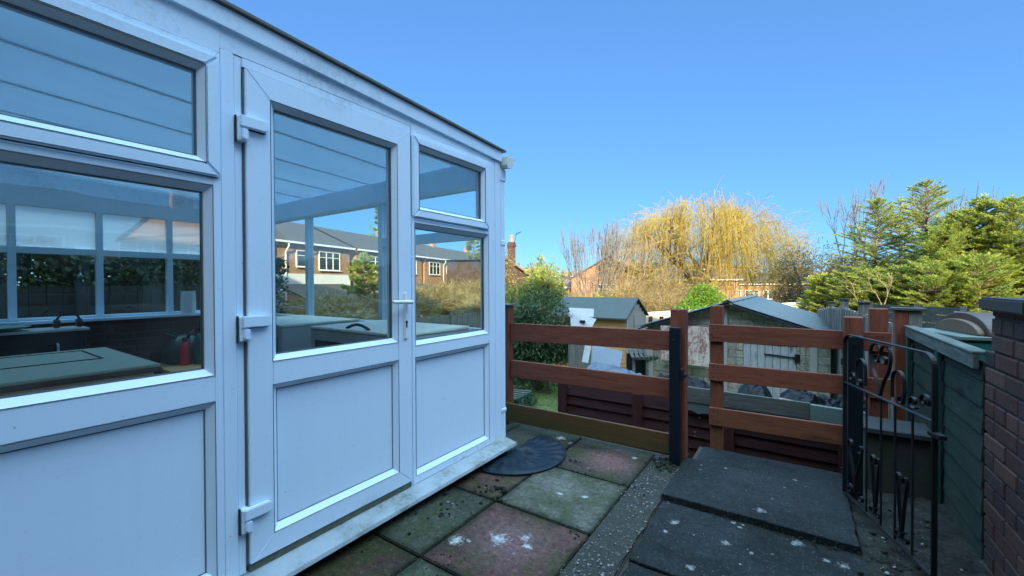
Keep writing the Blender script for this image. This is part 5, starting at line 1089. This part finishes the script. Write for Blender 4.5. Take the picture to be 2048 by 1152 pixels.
# fine arching and tangled twigs through the crown of the willow
def twigset(name, n, mat, r0, zf, up, drop, step):
    segs = []
    for i in range(n):
        a = rng.uniform(0, 6.283); rr_ = math.sqrt(rng.random())*1.0; p = bb+np.array([math.cos(a)*rr_*WR*.88, math.sin(a)*rr_*WR*.88, WH*(rng.uniform(*zf)-.30*rr_**2)]); d = np.array([math.cos(a)*.8, math.sin(a)*.8, up])+rng.normal(0, .55, 3); prev = p
        for j in range(7): d = d+np.array([0, 0, drop])+rng.normal(0, .13, 3); q = prev+d/np.linalg.norm(d)*step; segs.append((prev, q, r0, r0*.85)); prev = q
    V, Q = segs_mesh(segs, 3); big_mesh(name, V, Q, M[mat], wt)
twigset('crown_twigs', 420, 'willow', .0085, (.80, .90), 1.1, -.26, .30)
twigset('tangled_twigs', 1300, 'willow', .0085, (.42, .86), .5, -.18, .26)
twigset('grey_twigs', 320, 'greytwig', .009, (.38, .84), .6, -.12, .28)
# ------------------------------------------------------------------ houses
def window(t, x, z, w_, h_, y=0, n=2, fm='white'):
    q = MB(); 
    for a, b, c_, d in ((x, x+w_, z-.05, z), (x, x+w_, z+h_, z+h_+.05), (x-.05, x, z-.05, z+h_+.05), (x+w_, x+w_+.05, z-.05, z+h_+.05)): q.box(a, b, y-.07, y-.002, c_, d)
    for i in range(1, n): xx = x+w_*i/n; q.box(xx-.03, xx+.03, y-.06, y-.003, z, z+h_)
    q.box(x, x+w_, y-.055, y-.004, z+h_*.68, z+h_*.68+.045); q.box(x-.1, x+w_+.1, y-.14, y-.071, z-.1, z-.051)
    f = q.build('window', M[fm], t, world=False); q = MB(); q.box(x, x+w_, y-.03, y-.001, z, z+h_); q.build('pane', M['winglass'], f, world=False)
def house(name, loc, rz, w_, d, he, hr, lab, wall='brickh', roof='tile', wins=(), group=None, hip=0, chim=(), pipes=(), oh=.25):
    t = thing(name, loc, lab, 'house', group, rz=rz)
    q = MB(); q.box(0, w_, 0, d, 0, he)
    if not hip:
        for x0, x1 in ((0, .25), (w_-.25, w_)): q.prism([(.2, he-.1), (d-.2, he-.1), (d/2, hr-.14)], x1-x0, o=(x0, 0, 0), ex=(0, 1, 0), en=(1, 0, 0))
    wl = q.build('wall', M[wall], t, world=False)
    s_ = (hr-he)/(d/2); q = MB(); e0 = he-s_*oh
    q.add([(-.15+hip*0,-oh,e0+.02),(w_+.15,-oh,e0+.02),(w_+.15-hip,d/2,hr+.02),(-.15+hip,d/2,hr+.02),(-.15,d+oh,e0+.02),(w_+.15,d+oh,e0+.02)], [(0,1,2,3),(5,4,3,2),(0,3,4),(1,5,2)] if hip else [(0,1,2,3),(5,4,3,2)])
    q.add([(-.15,-oh,e0-.10),(w_+.15,-oh,e0-.10),(w_+.15-hip,d/2,hr-.10),(-.15+hip,d/2,hr-.10),(-.15,d+oh,e0-.10),(w_+.15,d+oh,e0-.10)], [(3,2,1,0),(2,3,4,5),(0,1,7,6)][:2]); rf = q.build('roof', M[roof], t, world=False)
    q = MB(); q.box(-.15, w_+.15, -oh-.12, -oh-.01, e0-.11, e0+.0); q.build('gutter', M['white'], t, world=False)
    for x in pipes: q = MB(); q.tube([(x, -oh-.06, e0-.1), (x, -oh-.06, e0-.3), (x, -.08, e0-.6), (x, -.08, .1)], .045, 6); q.build('downpipe', M['white'], t, world=False)
    for (x, y, cw, ch) in chim:
        q = MB(); q.box(x, x+cw, y, y+.5, he, hr+ch); q.box(x-.06, x+cw+.06, y-.06, y+.56, hr+ch-.18, hr+ch-.08); c_ = q.build('chimney', M['brickd' if wall == 'brickd' else 'brickh'], rf, world=False)
        for i in range(max(1, int(cw/.35))): q = MB(); q.lathe([(.13, 0), (.11, .35), (.13, .36), (.13, .40)], (x+.2+i*.33, y+.25, hr+ch), 10); q.build('chimney_pot', simple('clay_pot', (.42, .2, .12), .8), rf, world=False)
    for wv in wins: window(t, *wv)
    return t
def aerial(p, lab):
    t = MB(); x, y, z = p; t.tube([(x, y, z-.4), (x, y, z+1.3)], .02, 5); t.tube([(x-.5, y, z+1.25), (x+.5, y, z+1.3)], .015, 4)
    for i in range(6): t.tube([(x-.45+i*.18, y-.22, z+1.26), (x-.45+i*.18, y+.22, z+1.26)], .01, 4)
    return tag(t.build('aerial', M['iron']), lab, 'aerial')
# the house behind the camera: its long shadow lies over patio and garden
t = house('brick_house', (-26, -9.3, 0), 0, 56, 8, 5.3, 8.5, 'long brick terrace behind the conservatory', wins=()); 
t = t
# lights and windows on its garden side
W2 = lambda w0, s: [(w0+dx, 1.0+dz, 1.4, 1.15, 0, 2, s) for dx, dz in ((0, 0), (0, 2.6))]
# sunlit terrace across the gardens, seen through the garden end glazing
wn = [(.8, 3.75, 1.9, 1.05, 0, 3), (4.2, 3.9, .8, .85, 0, 1), (5.9, 3.75, 1.7, 1.05, 0, 3), (.9, 1.0, 2.2, 1.25, 0, 3), (5.7, .9, 1.8, 1.3, 0, 2)]
TL = ('brick house with a white band seen left of the mullion through the door glass', 'terraced house seen right of the mullion through the door glass', 'terraced house seen beside the door handle', 'terraced house seen in the middle of the corner pane', 'farthest terraced house at the corner post')
rzt = R(105.7); th = None
for i, (xx, yy) in enumerate(((-22.3, 8.6), (-24.8, 17.5), (-27.3, 26.3), (-29.8, 35.0), (-32.2, 43.8))):
    if i == 0:
        fh = house('brick_house', (xx, yy, GZ), rzt, 8.6, 7.5, 5.35, 7.0, TL[0], wins=wn[:3]+[(5.7, .9, 1.8, 1.3, 0, 2)], pipes=(1.0, 3.4, 5.1), roof='greyroof')
        q = MB(); q.box(.0, 8.6, -.05, -.001, 2.35, 3.45); q.build('render_band', M['render'], fh, world=False)
    elif th is None: th = house('terrace_house', (xx, yy, GZ), rzt, 8.6, 7.5, 5.35, 7.0, TL[1], wins=wn, chim=((7.6, 3.4, .6, .6),), pipes=(3.4, 5.1), group='terraced houses across the gardens', roof='greyroof')
    else: c = copy_tree(th); c.location = (xx, yy, GZ); c['label'] = TL[i]
for (cx, cy, lb) in ((-21.0, 13.2, 'low brick lean-to with a dark roof seen through the door glass'), (-23.4, 22.6, 'low brick lean-to with a dark roof seen beside the door handle')):
    t = thing('lean_to', (cx, cy, GZ), lb, 'lean-to', rz=rzt); q = MB(); q.box(-2.2, 2.2, -1.1, 1.1, 0, 1.9); q.build('wall', M['brickh'], t, world=False)
    q = MB(); q.add([(-2.4,-1.35,1.85),(2.4,-1.35,1.85),(2.4,1.2,2.75),(-2.4,1.2,2.75),(-2.4,-1.35,1.95),(2.4,-1.35,1.95),(2.4,1.2,2.85),(-2.4,1.2,2.85)], [(0,3,2,1),(4,5,6,7),(0,1,5,4),(1,2,6,5),(2,3,7,6),(3,0,4,7)]); q.build('roof', M['greyroof'], t, world=False)
    window(t, -.6, .8, 1.2, .8, -1.1, 2)
aerial((-25.4, 13.5, GZ+8.6), 'television aerial on the terrace roof left in the door glass'); aerial((-26.2, 15.4, GZ+8.6), 'television aerial just right of another on the terrace roof')
mh = house('brick_house', (21.4, 4.6, GZ), R(-88), 8.6, 7.5, 5.35, 7.3, 'brick house mirrored above the hedge in the large left window', wins=wn, chim=((3.9, 3.4, .9, 1.1),), pipes=(3.4, 5.1), roof='greyroof')
c = copy_tree(mh); c.location = (21.7, 13.25, GZ); c['label'] = 'brick house mirrored at the right of the large left window'
# house with a tall chimney behind the brown-leaved tree
p = dist(1020, 520, 36); g0_ = dist(1024, 524, 36); ge = dist(1066, 553, 36)
t = thing('chimney_house', (p.x, p.y, GZ), 'dark brick house with a tall chimney at the conservatory corner', 'house', rz=R(34))
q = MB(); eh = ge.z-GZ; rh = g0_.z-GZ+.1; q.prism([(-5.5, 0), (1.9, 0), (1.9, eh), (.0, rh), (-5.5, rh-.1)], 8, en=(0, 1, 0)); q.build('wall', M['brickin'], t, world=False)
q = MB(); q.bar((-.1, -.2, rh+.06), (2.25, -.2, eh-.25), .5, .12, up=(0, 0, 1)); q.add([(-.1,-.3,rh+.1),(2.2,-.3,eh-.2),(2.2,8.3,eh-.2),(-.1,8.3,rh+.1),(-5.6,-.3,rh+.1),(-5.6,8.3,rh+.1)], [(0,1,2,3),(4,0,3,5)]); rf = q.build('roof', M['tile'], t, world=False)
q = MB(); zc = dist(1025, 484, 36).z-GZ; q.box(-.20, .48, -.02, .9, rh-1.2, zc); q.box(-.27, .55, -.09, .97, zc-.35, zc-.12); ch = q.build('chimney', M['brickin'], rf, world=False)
q = MB(); q.lathe([(.16, 0), (.14, .5), (.17, .52), (.17, .6)], (.14, .4, zc), 10); q.build('chimney_pot', simple('terracotta', (.5, .22, .15), .8), rf, world=False)
a = dist(1033, 474, 35); q = MB(); q.tube([(a.x-.25, a.y, a.z-.6), (a.x, a.y, a.z+.3)], .02, 5); q.tube([(a.x-.1, a.y, a.z+.2), (a.x+.35, a.y+.25, a.z+.4)], .015, 4)
for i in range(4): q.tube([(a.x+i*.1, a.y-.2+i*.06, a.z+.18+i*.05), (a.x+i*.1, a.y+.2+i*.06, a.z+.38+i*.05)], .012, 4)
tag(q.build('aerial', M['iron']), 'small television aerial beside the tall chimney', 'aerial')
# sunlit gable
p = dist(1217, 640, 31); ge = dist(1166, 560, 31); za = dist(1217, 514, 31).z-GZ; ze_ = dist(1168, 556, 31).z-GZ
t = thing('gable_house', (p.x, p.y, GZ), 'sunlit orange brick house gable between the pollarded tree and the willow', 'house', rz=R(22))
hw_ = 2.75; q = MB(); q.prism([(-hw_, 0), (hw_, 0), (hw_, ze_), (0, za), (-hw_, ze_)], 9, en=(0, 1, 0)); q.build('wall', M['brickh'], t, world=False)
q = MB(); q.add([(0,-.2,za+.08),(hw_+.3,-.2,ze_-.12),(hw_+.3,9.2,ze_-.12),(0,9.2,za+.08),(-hw_-.3,-.2,ze_-.12),(-hw_-.3,9.2,ze_-.12)], [(0,1,2,3),(4,0,3,5)]); q.bar((0, -.2, za+.02), (hw_+.3, -.2, ze_-.18), .06, .16, up=(0, 1, 0)); q.bar((0, -.2, za+.02), (-hw_-.3, -.2, ze_-.18), .06, .16, up=(0, 1, 0)); q.build('roof', M['tile'], t, world=False)
window(t, -.7, ze_-1.6, 1.2, 1.1, 0, 2)
p = dist(1300, 640, 34); house('brick_house', (p.x-2, p.y-1, GZ), R(24), 9, 6, topz(556, 34, 1320)-GZ, topz(522, 34, 1320)-GZ, 'brick house with a brown roof half hidden behind the willow', wins=((1, 3.2, 1.6, 1, 0, 2), (5, 3.2, 1.6, 1, 0, 2)))
p = dist(1165, 640, 33); house('low_brick_house', (p.x-1.5, p.y, GZ), R(30), 4.2, 5, topz(572, 33, 1170)-GZ, topz(557, 33, 1170)-GZ, 'low reddish brick roof left of the sunlit gable', roof='tile')
p = dist(1440, 640, 47); house('yellow_brick_house', (p.x, p.y, GZ), R(14), 8.5, 6, topz(566, 48, 1500)-GZ, topz(548, 50, 1500)-GZ, 'pale brick house with a row of white windows under the right side of the willow', wins=tuple((.8+i*1.75, topz(596, 47, 1500)-GZ, 1.25, .85, 0, 3) for i in range(4)), roof='greyroof')
# distant roofs and tree line near the horizon
for i, (x, t_, y, w_) in enumerate(((1085, 60, 553, 12), (1140, 70, 556, 11), (1600, 60, 556, 10), (930, 55, 548, 14), (830, 60, 545, 14), (720, 52, 540, 12), (620, 58, 535, 14))):
    p = dist(x, 640, t_); house('distant_house', (p.x-w_/2, p.y, GZ), R(30-i*3), w_, 7, topz(y+10, t_, x)-GZ, topz(y, t_, x)-GZ, ['far house roof just right of the tall chimney house', 'far house roof behind the pollarded tree', 'far house roof between willow and conifers', 'far house seen through the corner window of the conservatory', 'far house seen through the corner glass beside the door', 'far house seen through the door glass', 'far house seen through the left part of the door glass'][i], group='far houses on the horizon', roof='greyroof', wins=((1, 3.0, 1.6, 1.1, 0, 2), (5, 3.0, 1.6, 1.1, 0, 2)))
P = []; D = []
for i in range(170):
    az = R(-75+i*1.05+rng.normal(0, .4)); d0 = rng.uniform(75, 130); c_ = np.array([math.sin(az)*d0, math.cos(az)*d0, GZ]); r_ = rng.uniform(2.5, 5.5); h_ = rng.uniform(3, 7.0); m = 260
    v = rng.normal(size=(m, 3)); v /= np.linalg.norm(v, axis=1, keepdims=True); P.append(c_+np.array([0, 0, h_*.5])+v*np.array([r_, r_, h_*.55])*rng.uniform(.6, 1, (m, 1))); D.append(rng.normal(size=(m, 3)))
V, Q = leaves(np.vstack(P), np.vstack(D), 1.1, .5); tag(big_mesh('distant_trees', V, Q, M['brownleaf']), kind='stuff')
# dark close-boarded fence and hedge beyond the far side of the conservatory
M['darkwood'] = wood_mat('dark_creosoted_board', (.012, .015, .014), (.028, .033, .03), 'Z', .8)
t = thing('side_fence', (-8.0, 1, 0), 'dark close-boarded fence seen through the far side windows', 'fence'); q = MB()
for i in range(34): q.box(-8.02+.012*(i % 2), -7.99+.012*(i % 2), -1.2+i*.15, -1.055+i*.15, -.02, 1.30)
q.build('boards', M['darkwood'], t)
for i in range(3): q = MB(); q.box(-7.97, -7.88, -1.1+i*2.4, -1.0+i*2.4, -.02, 1.36); q.build('post', M['darkwood'], t)
t = thing('garden_fence', (-9.0, 8, GZ), 'low weathered fence along the left side of the garden, seen through the end glazing', 'fence'); q = MB()
for i in range(110): q.box(-9.0+.012*(i % 2), -8.97+.012*(i % 2), 4.2+i*.13, 4.325+i*.13, GZ, .32+.02*math.sin(i*2.1))
q.build('boards', M['grey_z'], t)
for i in range(6): q = MB(); q.box(-8.96, -8.87, 4.3+i*2.7, 4.39+i*2.7, GZ, .42); q.build('post', M['grey_z'], t)
def hedge(name, x0, x1, y0, y1, z0, z1, n, lab):
    P = np.c_[rng.uniform(x0, x1, n), rng.uniform(y0, y1, n), rng.uniform(z0, z1, n)]; f = rng.integers(0, 3, n)
    P[f == 0, 0] = rng.choice([x0, x1], (f == 0).sum()); P[f == 1, 2] = z1; P[:, 2] += .07*np.sin(P[:, 1]*3)+.05*np.sin(P[:, 1]*7.3); P += rng.normal(0, .035, P.shape)
    V, Q = leaves(P, rng.normal(size=(n, 3)), .09, .05); return tag(big_mesh(name, V, Q, M['hedge']), lab, 'hedge')
hedge('hedge', -9.0, -8.2, -1.2, 4.2, -.0, 1.78, 52000, 'dark hedge standing behind the close-boarded side fence')
hedge('hedge', 3.2, 4.0, -1.0, 7.5, -.0, 1.62, 52000, 'dark evergreen hedge in the neighbouring garden, mirrored in the left window')
q = MB(); q.box(.96, 14, -3, 4.2, GZ, -.03); tag(q.build('neighbour_patio', M['soil']), kind='structure')
# trees across the neighbouring gardens, seen through the glass
for (x, y, h_, r_, lab) in ((-18.3, 13.4, 4.2, 2.0, 'conifer in the next gardens seen through the door glass'), (-33, 26, 11.5, 2.4, 'tall conifer behind the terrace roofs seen through the door glass'), (-25.5, 31.0, 8.4, 2.0, 'conifer seen at the right of the corner window')):
    conifer(Vector((x, y, GZ)), h_, r_, lab, 150, 45, 'conifer2', seed=x, leafL=.25, group='conifers across the gardens')
for i, (x, y, h_, r_) in enumerate(((-15.5, 9.5, 2.0, 1.7), (-16.0, 13.5, 2.2, 1.9), (-17.5, 17.5, 2.3, 1.8), (-18.5, 21.5, 2.5, 2.0), (-19.5, 26, 2.6, 2.2), (-16, 18, 1.9, 1.5), (-13, 17, 1.8, 1.5))):
    brush(Vector((x, y, GZ)), h_*1.45, r_*1.2, 9000, ['second', 'third', 'fourth', 'fifth', 'farthest', 'fourth lowest', 'rightmost low'][i]+' golden shrub of the row seen through the end glazing', group='golden shrubs across the gardens', lw=.028)
